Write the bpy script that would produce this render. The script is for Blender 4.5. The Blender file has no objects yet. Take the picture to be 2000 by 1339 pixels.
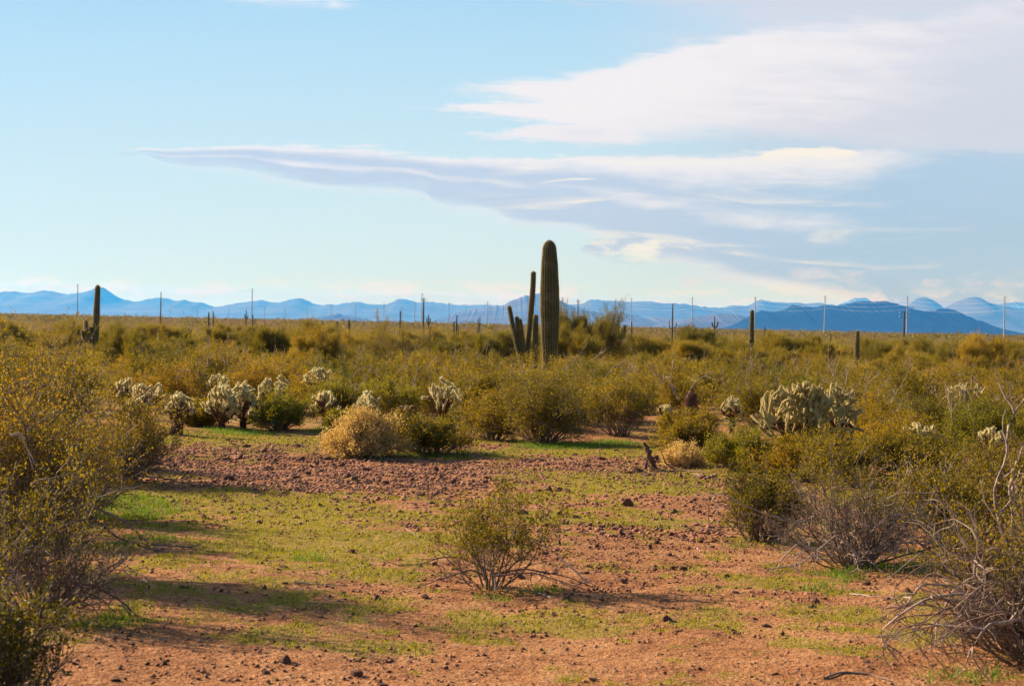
import bpy, bmesh, math
import numpy as np
from mathutils import Matrix, Vector
R_ = math.radians
S = bpy.context.scene
COL = S.collection
# ------------------------------------------------------------------ camera
FPX, W0, H0 = 3600.0, 2000.0, 1339.0
EYE = 1.7
ROLL, PITCH = R_(1.23), math.atan(35.0 / FPX)
_cr = Vector((math.cos(ROLL), 0, math.sin(ROLL)))
_cu0 = Vector((-math.sin(ROLL), 0, math.cos(ROLL)))
_cf0 = Vector((0, 1, 0))
_cf = (_cf0 * math.cos(PITCH) - _cu0 * math.sin(PITCH)).normalized()
_cu = _cr.cross(_cf).normalized()
cam_d = bpy.data.cameras.new('camera')
cam_d.sensor_width = 36
cam_d.lens = 36 * FPX / W0
cam_d.clip_start, cam_d.clip_end = 0.5, 90000
cam_d.dof.use_dof = True
cam_d.dof.focus_distance = 22
cam_d.dof.aperture_fstop = 8
cam = bpy.data.objects.new('camera', cam_d)
COL.objects.link(cam)
M = Matrix.Identity(4)
for i in range(3):
    M[i][0], M[i][1], M[i][2] = _cr[i], _cu[i], -_cf[i]
M[0][3], M[1][3], M[2][3] = 0, 0, EYE
cam.matrix_world = M
S.camera = cam
cr, cu, cf = np.array(_cr), np.array(_cu), np.array(_cf)

def ray(px, py):
    """direction of a photograph pixel, scaled so that its y component is 1"""
    d = cf * FPX + cr * (px - 1000.0) + cu * (669.5 - py)
    return d / d[1]
def AE(px, py):
    d = ray(px, py)
    return float(d[0]), float(d[2])

# ------------------------------------------------------------------ render settings, sun, sky
S.view_settings.view_transform = 'Standard'
S.view_settings.look = 'None'
S.view_settings.exposure = 1.25
S.view_settings.gamma = 1
S.render.engine = 'CYCLES'
cy = S.cycles
cy.max_bounces = 6; cy.diffuse_bounces = 2; cy.glossy_bounces = 1; cy.transmission_bounces = 2
cy.transparent_max_bounces = 4; cy.volume_bounces = 0
cy.caustics_reflective = False; cy.caustics_refractive = False
cy.use_denoising = True
SUN_AZ, SUN_EL = R_(-62), R_(25)      # azimuth measured from +Y towards +X
sun_dir = Vector((math.sin(SUN_AZ) * math.cos(SUN_EL), math.cos(SUN_AZ) * math.cos(SUN_EL), math.sin(SUN_EL)))
sun_d = bpy.data.lights.new('sun', 'SUN')
sun_d.energy = 5.0
sun_d.angle = R_(0.5)
sun_d.color = (1.0, 0.84, 0.63)
sun = bpy.data.objects.new('sun', sun_d)
COL.objects.link(sun)
sun.rotation_euler = sun_dir.to_track_quat('Z', 'Y').to_euler()
sun.location = (-40, 20, 30)

HAZE_D, HAZE_TOP = 7.8e-5, 350.0
HAZE_C = (.04, .31, 1.0)
HAZE_EQ = (1.35, 1.3, 1.17)
class NT:
    """tiny expression builder for node trees"""
    def __init__(s, tree): s.t = tree; s.n = tree.nodes; s.l = tree.links
    def new(s, typ, **kw):
        n = s.n.new(typ)
        for k, v in kw.items(): setattr(n, k, v)
        return n
    def put(s, sock, v):
        if isinstance(v, bpy.types.NodeSocket): s.l.new(v, sock)
        elif v is not None: sock.default_value = v
    def m(s, op, a, b=None, c=None, clamp=False):
        n = s.new('ShaderNodeMath', operation=op, use_clamp=clamp)
        for i, v in enumerate((a, b, c)):
            if v is not None: s.put(n.inputs[i], v)
        return n.outputs[0]
    def add(s, a, b): return s.m('ADD', a, b)
    def sub(s, a, b): return s.m('SUBTRACT', a, b)
    def mul(s, a, b): return s.m('MULTIPLY', a, b)
    def mx(s, a, b): return s.m('MAXIMUM', a, b)
    def mn(s, a, b): return s.m('MINIMUM', a, b)
    def rng(s, v, a, b, c=0.0, d=1.0, smooth=True):
        n = s.new('ShaderNodeMapRange', interpolation_type='SMOOTHSTEP' if smooth else 'LINEAR')
        for i, q in enumerate((v, a, b, c, d)): s.put(n.inputs[i], q)
        return n.outputs[0]
    def mix(s, f, a, b, blend='MIX'):
        n = s.new('ShaderNodeMix', data_type='RGBA', blend_type=blend)
        s.put(n.inputs[0], f); s.put(n.inputs[6], a); s.put(n.inputs[7], b)
        return n.outputs[2]
    def noise(s, vec, scale, detail=4, rough=.55, dist=0.0, out=0):
        n = s.new('ShaderNodeTexNoise')
        s.put(n.inputs['Vector'], vec); n.inputs['Scale'].default_value = scale
        n.inputs['Detail'].default_value = detail; n.inputs['Roughness'].default_value = rough
        n.inputs['Distortion'].default_value = dist
        return n.outputs[out]
    def xyz(s, x, y, z):
        n = s.new('ShaderNodeCombineXYZ')
        for i, q in enumerate((x, y, z)): s.put(n.inputs[i], q)
        return n.outputs[0]
    def ramp(s, f, stops):
        n = s.new('ShaderNodeValToRGB'); s.put(n.inputs[0], f)
        e = n.color_ramp.elements
        while len(e) < len(stops): e.new(0.5)
        for q, (p, c) in zip(e, stops): q.position = p; q.color = (*c, 1)
        return n.outputs[0]

def C(r, g, b):
    """sRGB 0-255 to linear"""
    f = lambda v: (v / 255 / 12.92) if v <= 10 else ((v / 255 + .055) / 1.055) ** 2.4
    return (f(r), f(g), f(b))

world = bpy.data.worlds.new('World'); S.world = world
world.use_nodes = True
world.node_tree.nodes.clear()
w = NT(world.node_tree)
sky = w.new('ShaderNodeTexSky', sky_type='NISHITA')
sky.sun_disc = False
sky.sun_elevation = SUN_EL
sky.sun_rotation = SUN_AZ
sky.air_density = 1.0; sky.dust_density = 0.4; sky.ozone_density = 1.5
SKYK = 0.05
gen = w.new('ShaderNodeTexCoord').outputs['Generated']
sep = w.new('ShaderNodeSeparateXYZ'); w.l.new(gen, sep.inputs[0])
dx, dy, dz = sep.outputs
ysafe = w.mx(dy, 0.05)
az = w.m('DIVIDE', dx, ysafe); el = w.m('DIVIDE', dz, ysafe)
ahead = w.rng(dy, 0.25, 0.5)
AZR, ELR = 0.36, 0.26
u = w.m('DIVIDE', w.add(az, AZR), 2 * AZR)
def edge(pts):
    """elevation of a cloud edge as a function of azimuth; pts are where it was seen"""
    n = w.new('ShaderNodeFloatCurve')
    c = n.mapping.curves[0]
    q = sorted(((a + AZR) / (2 * AZR), e / ELR) for a, e in (AE(*p) for p in pts))
    while len(c.points) < len(q): c.points.new(0.5, 0.5)
    for pnt, (a, e) in zip(c.points, q): pnt.location = (min(max(a, 0), 1), min(max(e, 0), 1)); pnt.handle_type = 'AUTO'
    n.mapping.extend = 'HORIZONTAL'; n.mapping.update()
    w.put(n.inputs['Value'], u)
    return w.mul(n.outputs[0], ELR)
def cn(sx, sy, seed, detail=5, rough=.6, dist=.3):
    return w.noise(w.xyz(w.mul(az, sx), w.mul(el, sy), seed), 1.0, detail, rough, dist)
n_big = cn(9, 40, 1.3); n_mid = cn(26, 150, 4.1); n_fine = cn(90, 420, 7.7, 4, .62, .2)
n_puff = cn(45, 90, 11.3, 5, .6, .4)
n_str = cn(13, 200, 15.2, 5, .6, .5)
wob = w.add(w.add(w.mul(w.sub(n_mid, .5), .012), w.mul(w.sub(n_str, .5), .007)), w.mul(w.sub(n_fine, .5), .008))
def band(top, bot, st, sb, wk=1.0):
    ww = w.mul(wob, wk)
    a = w.rng(w.add(w.sub(top, el), ww), 0.0, st)
    b = w.rng(w.sub(w.add(el, ww), bot), 0.0, sb)
    return w.mul(w.mul(a, b), w.rng(w.sub(top, bot), 0.0002, 0.0022))
T1 = edge([(780, 180), (800, 180), (850, 168), (960, 152), (1110, 134), (1250, 98), (1370, 72), (1450, 52), (1640, 36), (1760, 30), (1900, 5), (2200, -60)])
B1 = edge([(780, 180), (800, 180), (905, 196), (1000, 218), (1100, 255), (1200, 286), (1480, 283), (1700, 310), (2000, 330), (2200, 340)])
T1b = edge([(740, 212), (765, 212), (850, 200), (960, 194), (1100, 185), (1300, 180)]); B1b = edge([(740, 212), (765, 212), (900, 227), (990, 238), (1100, 262), (1300, 270)])
T1c = edge([(820, 262), (840, 262), (930, 252), (1000, 244), (1100, 225), (1300, 200)]); B1c = edge([(820, 262), (840, 262), (960, 274), (1040, 287), (1100, 291), (1250, 291), (1300, 288)])
T2 = edge([(100, 292), (245, 292), (400, 283), (560, 280), (740, 286), (840, 295), (1000, 299), (1200, 301), (1380, 299), (1480, 292), (1600, 286), (1700, 290), (2000, 290), (2200, 290)])
B2 = edge([(100, 292), (245, 292), (340, 325), (470, 335), (540, 354), (660, 373), (830, 385), (850, 404), (950, 420), (1000, 441), (1130, 455), (1180, 470), (1400, 540), (1600, 590), (2000, 640), (2200, 640)])
T3 = edge([(1000, 505), (1105, 505), (1160, 470), (1220, 460), (1300, 466), (1380, 480), (1420, 500), (2200, 500)])
B3 = edge([(1000, 505), (1105, 505), (1160, 515), (1220, 520), (1300, 518), (1380, 500), (1420, 500), (2200, 500)])
T5 = edge([(-200, 0), (1000, -30), (1060, -10), (1300, 5), (1600, 20), (1900, 30), (2200, 40)])
sky_raw = w.mix(1.0, sky.outputs[0], (0.70, 1.0, 1.15, 1), 'MULTIPLY')
# pale air towards the horizon
skyc = w.new('ShaderNodeVectorMath', operation='SCALE'); w.l.new(sky_raw, skyc.inputs[0]); skyc.inputs[3].default_value = SKYK
skyc = skyc.outputs[0]
def E(r, g, b, k=1.0):
    ex = 2 ** -S.view_settings.exposure
    return tuple(v * ex * k for v in C(r, g, b)) + (1,)
elw = w.rng(el, 0.0, 0.18, 0.0, 1.0, smooth=False)
horiz = w.ramp(elw, [(0.0, E(224, 240, 243)[:3]), (0.12, E(221, 240, 245)[:3]), (0.45, E(206, 233, 246)[:3]), (0.75, E(190, 226, 247)[:3]), (1.0, E(174, 217, 246)[:3])])
near = w.mul(w.rng(el, 0.9, 0.12), ahead)
base = w.mix(near, skyc, horiz)
white = E(243, 240, 246); grey = E(193, 211, 237); cream = E(250, 244, 236); veil = E(190, 211, 236)
# right-hand veil behind everything
vm = w.mul(w.rng(w.add(az, w.mul(w.sub(n_big, .5), .12)), 0.02, 0.17), w.rng(el, 0.015, 0.06))
vm = w.mul(vm, w.rng(w.add(w.mul(n_str, .6), w.mul(n_mid, .4)), .25, .75, .62, 1.0))
c0 = w.mix(vm, base, w.mix(w.rng(el, .05, .17), E(180, 209, 234), E(219, 222, 236)))
# high veil at the top right
m5 = w.mul(w.rng(w.add(w.sub(el, T5), w.mul(wob, 1.5)), -0.004, 0.006), .8)
c0 = w.mix(w.mul(m5, ahead), c0, E(212, 218, 236))
# big white sheet
lim = w.rng(az, .085, .06)
m1 = w.mx(band(T1, B1, .008, .014), w.mul(w.mx(band(T1b, B1b, .004, .006), band(T1c, B1c, .004, .006)), lim))
m1 = w.mul(m1, w.rng(w.add(az, w.mul(w.sub(n_mid, .5), .08)), .34, .14, .55, 1.0))
s1 = w.rng(w.add(w.add(w.mul(w.rng(w.sub(T1, el), 0, .06), .35), w.mul(w.rng(az, .06, .26), .5)), w.add(w.mul(w.sub(n_big, .5), 1.1), w.mul(w.sub(n_mid, .5), .7))), .1, .9)
c1 = w.mix(m1, c0, w.mix(s1, white, E(214, 219, 235)))
# long lenticular bank
m2 = w.mul(w.mul(band(T2, w.sub(B2, .004), .004, .013), .9), w.rng(az, .42, .10, .55, 1.0))
lo = w.m('DIVIDE', w.sub(T2, el), w.mx(w.sub(T2, B2), .004))
line = w.mul(w.rng(w.m('ABSOLUTE', w.sub(w.add(lo, w.mul(w.sub(n_big, .5), .3)), .47)), .12, .0), .45)
fringe = w.mul(w.rng(lo, .82, .97), .7)
s2 = w.add(w.sub(w.sub(w.rng(lo, .02, .40, 0, 1.05), line), fringe), w.mul(w.sub(n_big, .5), .8))
s2 = w.add(s2, w.mul(w.sub(n_str, .5), .45))
s2 = w.add(s2, w.mul(w.sub(n_mid, .5), .6))
s2 = w.add(s2, w.mul(w.sub(n_puff, .5), .5))
s2 = w.add(s2, w.mul(w.rng(az, .16, .25), .9))
s2 = w.rng(s2, .15, 1.0)
far_r = w.rng(az, .05, .2)
c2 = w.mix(m2, c1, w.mix(s2, white, w.mix(far_r, grey, E(176, 207, 236))))
# bright streaks inside the bank
st = w.mul(w.rng(cn(11, 95, 21.0, 5, .6, .7), .52, .74), w.mul(m2, w.rng(az, -.04, .04)))
c2 = w.mix(w.mul(st, w.rng(az, .30, .12)), c2, cream)
T6 = edge([(1200, 330), (1330, 330), (1380, 326), (1470, 308), (1510, 290), (1560, 286), (1660, 291), (1700, 305), (1800, 306)])
B6 = edge([(1200, 330), (1330, 330), (1380, 329), (1470, 322), (1560, 322), (1660, 316), (1700, 305), (1800, 306)])
c2 = w.mix(band(T6, B6, .002, .005, .5), c2, cream)
T7 = edge([(900, 361), (1030, 361), (1080, 350), (1150, 347), (1200, 352), (1300, 352)])
B7 = edge([(900, 361), (1030, 361), (1080, 358), (1150, 353), (1200, 352), (1300, 352)])
c2 = w.mix(band(T7, B7, .001, .002, .3), c2, cream)
m3 = band(T3, B3, .003, .010, 1.3)
c3 = w.mix(w.mul(m3, .85), c2, w.mix(w.rng(n_puff, .42, .62), grey, cream))
# low warm puffs above the mountains
pt = w.add(w.mul(w.sub(n_big, .5), .03), w.mul(w.sub(n_puff, .5), .02))
def rowm(e0, h, k, lo_, hi_):
    dd = w.m('ABSOLUTE', w.sub(w.add(el, pt), e0))
    return w.mul(w.mul(w.rng(dd, h, h * .3), w.rng(n_puff, .43, .6)), w.mul(w.rng(az, lo_, lo_ + .05), k))
r1 = rowm(.0185, .008, .75, -.6, 0)
c4 = w.mix(r1, c3, E(246, 240, 240))
r2 = w.mul(rowm(.030, .005, .8, .04, 0), .7)
c4 = w.mix(r2, c4, E(238, 232, 240))
r3 = w.mul(w.mul(w.rng(w.m('ABSOLUTE', w.sub(w.add(el, w.mul(pt, .4)), .1775)), .009, .003), w.rng(n_mid, .40, .6)), w.mul(w.rng(az, -.175, -.150), w.rng(az, -.075, -.095)))
c4 = w.mix(r3, c4, E(240, 240, 250))
# light the long low air column adds in front of the sky is taken off here, so that the horizon keeps its brightness
sc4 = w.new('ShaderNodeSeparateColor'); w.put(sc4.inputs[0], c4)
outc = []
for ci in range(3):
    Tn = w.m('EXPONENT', w.m('DIVIDE', -HAZE_D * HAZE_C[ci] * (HAZE_TOP - EYE), w.mx(el, .0145)))
    q_ = w.sub(sc4.outputs[ci], w.mul(w.sub(1.0, Tn), HAZE_EQ[ci] * 2 ** -S.view_settings.exposure))
    outc.append(w.mx(w.m('DIVIDE', q_, Tn), .02))
cc_ = w.new('ShaderNodeCombineColor')
for ci in range(3): w.put(cc_.inputs[ci], outc[ci])
final = w.mix(ahead, skyc, cc_.outputs[0])
bg = w.new('ShaderNodeBackground'); w.l.new(final, bg.inputs[0]); bg.inputs[1].default_value = 1.0
wo = w.new('ShaderNodeOutputWorld'); w.l.new(bg.outputs[0], wo.inputs[0])
world.cycles.sampling_method = 'MANUAL'; world.cycles.sample_map_resolution = 512
# ------------------------------------------------------------------ helpers
def vnoise(x, y, seed=0):
    x = np.asarray(x, float); y = np.asarray(y, float)
    xi = np.floor(x).astype(np.int64); yi = np.floor(y).astype(np.int64)
    fx = x - xi; fy = y - yi
    fx = fx * fx * (3 - 2 * fx); fy = fy * fy * (3 - 2 * fy)
    def h(a, b):
        v = (a * 374761393 + b * 668265263 + seed * 974634777) & 0x7fffffff
        v = ((v ^ (v >> 13)) * 1274126177) & 0x7fffffff
        v = ((v ^ (v >> 16)) * 668265263) & 0x7fffffff
        return (v ^ (v >> 15)) / 2147483647.0
    a = h(xi, yi); b = h(xi + 1, yi); c = h(xi, yi + 1); d = h(xi + 1, yi + 1)
    return (a * (1 - fx) + b * fx) * (1 - fy) + (c * (1 - fx) + d * fx) * fy
def fbm(x, y, seed=0, oct=4, gain=.5):
    s = 0; a = 1; t = 0
    for i in range(oct):
        s = s + a * vnoise(x * 2 ** i, y * 2 ** i, seed + i * 17); t += a; a *= gain
    return s / t
def sstep(a, b, x):
    t = np.clip((np.asarray(x, float) - a) / (b - a), 0, 1)
    return t * t * (3 - 2 * t)
def gz(x, y):
    """height of the ground"""
    x = np.asarray(x, float); y = np.asarray(y, float)
    near = 1 - sstep(60, 140, np.hypot(x, y))
    h = (fbm(x / 3.1, y / 3.1, 3, 3) - .5) * .16 + (fbm(x / .55, y / .55, 9, 3) - .5) * .035
    return h * near - .7 * sstep(38, 160, y) + .65 * sstep(250, 900, y)
def project(x, y, z):
    d = np.stack([x, y, z - EYE], -1)
    f = d @ cf
    return 1000 + FPX * (d @ cr) / f, 669.5 - FPX * (d @ cu) / f
def G(px, py):
    """ground point seen at a photograph pixel"""
    r = ray(px, py); t = EYE / max(-r[2], 1e-4)
    for _ in range(6):
        z = float(gz(r[0] * t, t)); t = (EYE - z) / max(-r[2], 1e-4)
    return np.array([r[0] * t, t, float(gz(r[0] * t, t))])
def at(px, dist, py=None):
    """ground point (or a point in the air) at a given distance in the direction of a pixel"""
    r = ray(px, 600 if py is None else py)
    if py is None: return np.array([r[0] * dist, dist, float(gz(r[0] * dist, dist))])
    return np.array([r[0] * dist, dist, EYE + r[2] * dist])

class MB:
    def __init__(s): s.v = []; s.f = []; s.n = 0; s.attr = []
    def add(s, v, f, a=None):
        v = np.asarray(v, np.float32).reshape(-1, 3); f = np.asarray(f, np.int64)
        s.v.append(v); s.f.append(f + s.n); s.n += len(v)
        s.attr.append(np.zeros(len(v), np.float32) if a is None else np.asarray(a, np.float32))
    def mesh(s, name, mat, smooth=False, attr=None):
        me = bpy.data.meshes.new(name)
        v = np.concatenate(s.v)
        me.vertices.add(len(v)); me.vertices.foreach_set('co', v.ravel())
        tot = np.concatenate([np.full(len(f), f.shape[1]) for f in s.f])
        lp = np.concatenate([f.ravel() for f in s.f])
        me.loops.add(len(lp)); me.loops.foreach_set('vertex_index', lp.astype(np.int32))
        me.polygons.add(len(tot))
        st = np.concatenate([[0], np.cumsum(tot)[:-1]])
        me.polygons.foreach_set('loop_start', st.astype(np.int32))
        if smooth: me.polygons.foreach_set('use_smooth', np.ones(len(tot), bool))
        me.update(calc_edges=True)
        if attr:
            at_ = me.attributes.new(attr, 'FLOAT', 'POINT')
            at_.data.foreach_set('value', np.concatenate(s.attr))
        me.materials.append(mat)
        return me
def obj(name, me, parent=None, loc=None):
    o = bpy.data.objects.new(name, me); COL.objects.link(o)
    if parent is not None: o.parent = parent
    if loc is not None: o.location = loc
    return o
def tag(o, label=None, cat=None, group=None, kind=None):
    if label: o['label'] = label
    if cat: o['category'] = cat
    if group: o['group'] = group
    if kind: o['kind'] = kind
    return o
def empty(name, loc=(0, 0, 0), rz=0, sc=1):
    o = bpy.data.objects.new(name, None); COL.objects.link(o)
    o.empty_display_size = .2
    o.location = loc; o.rotation_euler = (0, 0, rz)
    o.scale = (sc, sc, sc) if np.isscalar(sc) else sc
    return o
def norm(a): return a / np.maximum(np.linalg.norm(a, axis=-1, keepdims=True), 1e-9)
def tubes(mb, P, R, sides=3, cap=False, attr=None):
    """batch of tubes: P (m,n,3) R (m,n)"""
    m, n, _ = P.shape
    T = np.empty_like(P); T[:, 1:-1] = P[:, 2:] - P[:, :-2]; T[:, 0] = P[:, 1] - P[:, 0]; T[:, -1] = P[:, -1] - P[:, -2]
    T = norm(T)
    ref = np.where(np.abs(T[..., 2:3]) < .9, np.array([0, 0, 1.]), np.array([1., 0, 0]))
    A = norm(np.cross(T, ref)); B = np.cross(T, A)
    th = np.arange(sides) / sides * 2 * math.pi
    V = P[:, :, None] + R[:, :, None, None] * (A[:, :, None] * np.cos(th)[None, None, :, None] + B[:, :, None] * np.sin(th)[None, None, :, None])
    idx = np.arange(m * n * sides).reshape(m, n, sides)
    a = idx[:, :-1]; b = idx[:, 1:]
    F = np.stack([a, np.roll(a, -1, 2), np.roll(b, -1, 2), b], -1).reshape(-1, 4)
    at_ = None if attr is None else np.repeat(np.asarray(attr, np.float32).reshape(m, n), sides, 1).ravel() if False else (None if attr is None else np.full(m * n * sides, attr, np.float32))
    mb.add(V, F, at_)
    if cap:
        k = mb.n
        mb.add(P[:, -1], np.zeros((0, 3)), None if attr is None else np.full(m, attr, np.float32))
        last = idx[:, -1] - m * n * sides + 0
        base = k - m * n * sides
        top = np.arange(m)[:, None] + k
        F2 = np.stack([last + m * n * sides + base - 0, np.roll(last, -1, 1) + m * n * sides + base, np.repeat(top, sides, 1)], -1).reshape(-1, 3)
        mb.f.append(F2.astype(np.int64)); 
def leaves(mb, P, D, L, Wd, rng, attr=None):
    """rhombic leaves at P along D"""
    m = len(P)
    D = norm(D); X = norm(np.cross(D, norm(rng.normal(size=(m, 3)))))
    L = np.broadcast_to(L, (m,))[:, None]; Wd = np.broadcast_to(Wd, (m,))[:, None]
    V = np.stack([P, P + D * L * .5 + X * Wd * .5, P + D * L, P + D * L * .5 - X * Wd * .5], 1)
    F = np.arange(m * 4).reshape(m, 4)
    mb.add(V, F, None if attr is None else np.repeat(attr, 4))
def slivers(mb, P, D, L, Wd, rng):
    m = len(P); D = norm(D); X = norm(np.cross(D, norm(rng.normal(size=(m, 3)))))
    L = np.broadcast_to(L, (m,))[:, None]; Wd = np.broadcast_to(Wd, (m,))[:, None]
    V = np.stack([P - X * Wd * .5, P + X * Wd * .5, P + D * L], 1)
    mb.add(V, np.arange(m * 3).reshape(m, 3))

# ------------------------------------------------------------------ materials
def mat(name):
    m = bpy.data.materials.new(name); m.use_nodes = True
    m.node_tree.nodes.clear()
    t = NT(m.node_tree); out = t.new('ShaderNodeOutputMaterial')
    return m, t, out
def bsdf(t, color, rough=.8, spec=.2):
    b = t.new('ShaderNodeBsdfPrincipled')
    t.put(b.inputs['Base Color'], color); t.put(b.inputs['Roughness'], rough)
    b.inputs['Specular IOR Level'].default_value = spec
    return b
def leaf_mat(name, stops, trans=.45, nscale=.6, hue=.0, objvar=.5, gloss=.25):
    m, t, out = mat(name)
    g = t.new('ShaderNodeNewGeometry'); oi = t.new('ShaderNodeObjectInfo')
    rnd = g.outputs['Random Per Island']
    pos = g.outputs['Position']
    n = t.noise(pos, nscale, 3, .6)
    f = t.add(t.mul(rnd, .45), t.mul(t.sub(n, .5), .9))
    f = t.add(f, t.mul(oi.outputs['Random'], objvar))
    col = t.ramp(t.m('MULTIPLY', f, 1.0, clamp=True), stops)
    b = bsdf(t, col, .55, gloss)
    tr = t.new('ShaderNodeBsdfTranslucent')
    tc = t.mix(1.0, col, (1.25, 1.15, .55, 1), 'MULTIPLY'); t.l.new(tc, tr.inputs[0])
    mx = t.new('ShaderNodeMixShader'); mx.inputs[0].default_value = trans
    t.l.new(b.outputs[0], mx.inputs[1]); t.l.new(tr.outputs[0], mx.inputs[2]); t.l.new(mx.outputs[0], out.inputs[0])
    return m
def plain_mat(name, c1, c2, scale=12, rough=.85, bump=.0, spec=.15, detail=4, obj_space=True, island=False, trans=0):
    m, t, out = mat(name)
    tc = t.new('ShaderNodeTexCoord').outputs['Object']
    n = t.noise(tc, scale, detail, .6)
    f = t.rng(n, .3, .7)
    if island:
        g = t.new('ShaderNodeNewGeometry'); oi = t.new('ShaderNodeObjectInfo')
        f = t.m('ADD', t.mul(f, .35), t.m('FRACT', t.add(g.outputs['Random Per Island'], oi.outputs['Random'])), clamp=True)
    col = t.mix(f, (*c1, 1), (*c2, 1))
    b = bsdf(t, col, rough, spec)
    if bump:
        bp = t.new('ShaderNodeBump'); bp.inputs['Strength'].default_value = 1; bp.inputs['Distance'].default_value = bump
        t.l.new(n, bp.inputs['Height']); t.l.new(bp.outputs[0], b.inputs['Normal'])
    if trans:
        tr = t.new('ShaderNodeBsdfTranslucent'); t.l.new(col, tr.inputs[0])
        mx = t.new('ShaderNodeMixShader'); mx.inputs[0].default_value = trans
        t.l.new(b.outputs[0], mx.inputs[1]); t.l.new(tr.outputs[0], mx.inputs[2]); t.l.new(mx.outputs[0], out.inputs[0])
    else: t.l.new(b.outputs[0], out.inputs[0])
    return m
M_creo = leaf_mat('creosote_leaf', [(0, (.055, .055, .003)), (.3, (.16, .125, .005)), (.55, (.30, .21, .010)), (.8, (.40, .20, .012)), (1, (.60, .42, .05))], .48, objvar=.32, gloss=.15)
M_green = leaf_mat('fresh_leaf', [(0, (.07, .08, .006)), (.5, (.20, .18, .010)), (1, (.38, .30, .03))], .45, gloss=.15)
M_palo = leaf_mat('palo_verde_twig', [(0, (.09, .085, .010)), (.4, (.21, .165, .015)), (.75, (.34, .24, .025)), (1, (.44, .25, .04))], .38, .25, gloss=.1)
M_scrub = leaf_mat('far_scrub', [(0, (.05, .06, .015)), (.35, (.13, .11, .03)), (.65, (.24, .12, .04)), (1, (.40, .27, .13))], .35, .12)
M_tan = leaf_mat('dry_straw_leaf', [(0, (.34, .21, .08)), (.5, (.60, .41, .17)), (1, (.78, .60, .32))], .4)
M_stem = plain_mat('bush_bark', (.085, .055, .035), (.22, .16, .12), 25, .9, 0, island=True)
M_dead = plain_mat('bleached_wood', (.20, .13, .10), (.46, .34, .28), 20, .8, .002)
M_deaddark = plain_mat('weathered_wood', (.10, .06, .045), (.26, .17, .13), 20, .9, .002, island=True)
M_straw = plain_mat('pale_spines', (.92, .75, .36), (.98, .88, .54), 10, .6, 0, trans=.6)
M_sagsp = plain_mat('saguaro_spines', (.36, .26, .12), (.55, .42, .22), 10, .7, 0, trans=.4)
M_brownsp = plain_mat('brown_spines', (.16, .07, .025), (.36, .18, .07), 10, .7, 0, trans=.3)
m_, t, out = mat('cholla_flesh')
a_ = t.new('ShaderNodeAttribute', attribute_name='young').outputs['Fac']
t.l.new(bsdf(t, t.mix(a_, (.10, .05, .02, 1), (.34, .25, .085, 1)), .8).outputs[0], out.inputs[0]); M_choll = m_
M_trunkc = plain_mat('cholla_trunk', (.035, .018, .012), (.12, .05, .03), 40, .95, .01)
M_red = plain_mat('red_spines', (.20, .07, .05), (.36, .16, .10), 15, .7, 0, trans=.2)
M_rock = plain_mat('desert_rock', (.07, .028, .02), (.22, .10, .065), 18, .9, .006)
M_gravel = plain_mat('desert_gravel', (.05, .02, .014), (.33, .15, .09), 18, .95, 0, island=True)
M_grass = leaf_mat('ground_green', [(0, (.10, .14, .01)), (.4, (.22, .22, .015)), (1, (.38, .31, .03))], .45, .8)
M_lush = leaf_mat('lush_green', [(0, (.05, .12, .01)), (.6, (.12, .22, .01)), (1, (.24, .30, .02))], .45, 2)
M_steel = plain_mat('galvanised_steel', (.30, .30, .32), (.42, .42, .44), 1, .5, 0, .4)
M_wood = plain_mat('pole_wood', (.07, .045, .03), (.12, .08, .055), 3, .9)
M_wire = plain_mat('aluminium_cable', (.45, .45, .46), (.55, .55, .56), 1, .4, 0, .5)
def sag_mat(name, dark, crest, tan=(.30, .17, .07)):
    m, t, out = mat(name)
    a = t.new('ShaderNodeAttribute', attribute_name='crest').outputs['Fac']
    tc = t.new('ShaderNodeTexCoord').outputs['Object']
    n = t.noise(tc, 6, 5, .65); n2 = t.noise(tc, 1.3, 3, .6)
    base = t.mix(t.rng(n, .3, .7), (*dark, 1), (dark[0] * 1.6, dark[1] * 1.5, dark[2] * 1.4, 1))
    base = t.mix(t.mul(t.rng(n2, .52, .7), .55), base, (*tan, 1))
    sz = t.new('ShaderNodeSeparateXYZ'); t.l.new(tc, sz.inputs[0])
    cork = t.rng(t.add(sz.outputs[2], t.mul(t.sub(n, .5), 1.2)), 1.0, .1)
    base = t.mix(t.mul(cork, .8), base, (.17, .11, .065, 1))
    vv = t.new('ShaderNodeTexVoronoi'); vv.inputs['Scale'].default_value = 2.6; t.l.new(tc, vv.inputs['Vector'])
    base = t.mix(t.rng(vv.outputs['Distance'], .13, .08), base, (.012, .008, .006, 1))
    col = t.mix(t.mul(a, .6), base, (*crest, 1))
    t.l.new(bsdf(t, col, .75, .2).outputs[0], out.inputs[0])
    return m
M_sag = sag_mat('saguaro_skin', (.052, .046, .014), (.22, .15, .06))

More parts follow.
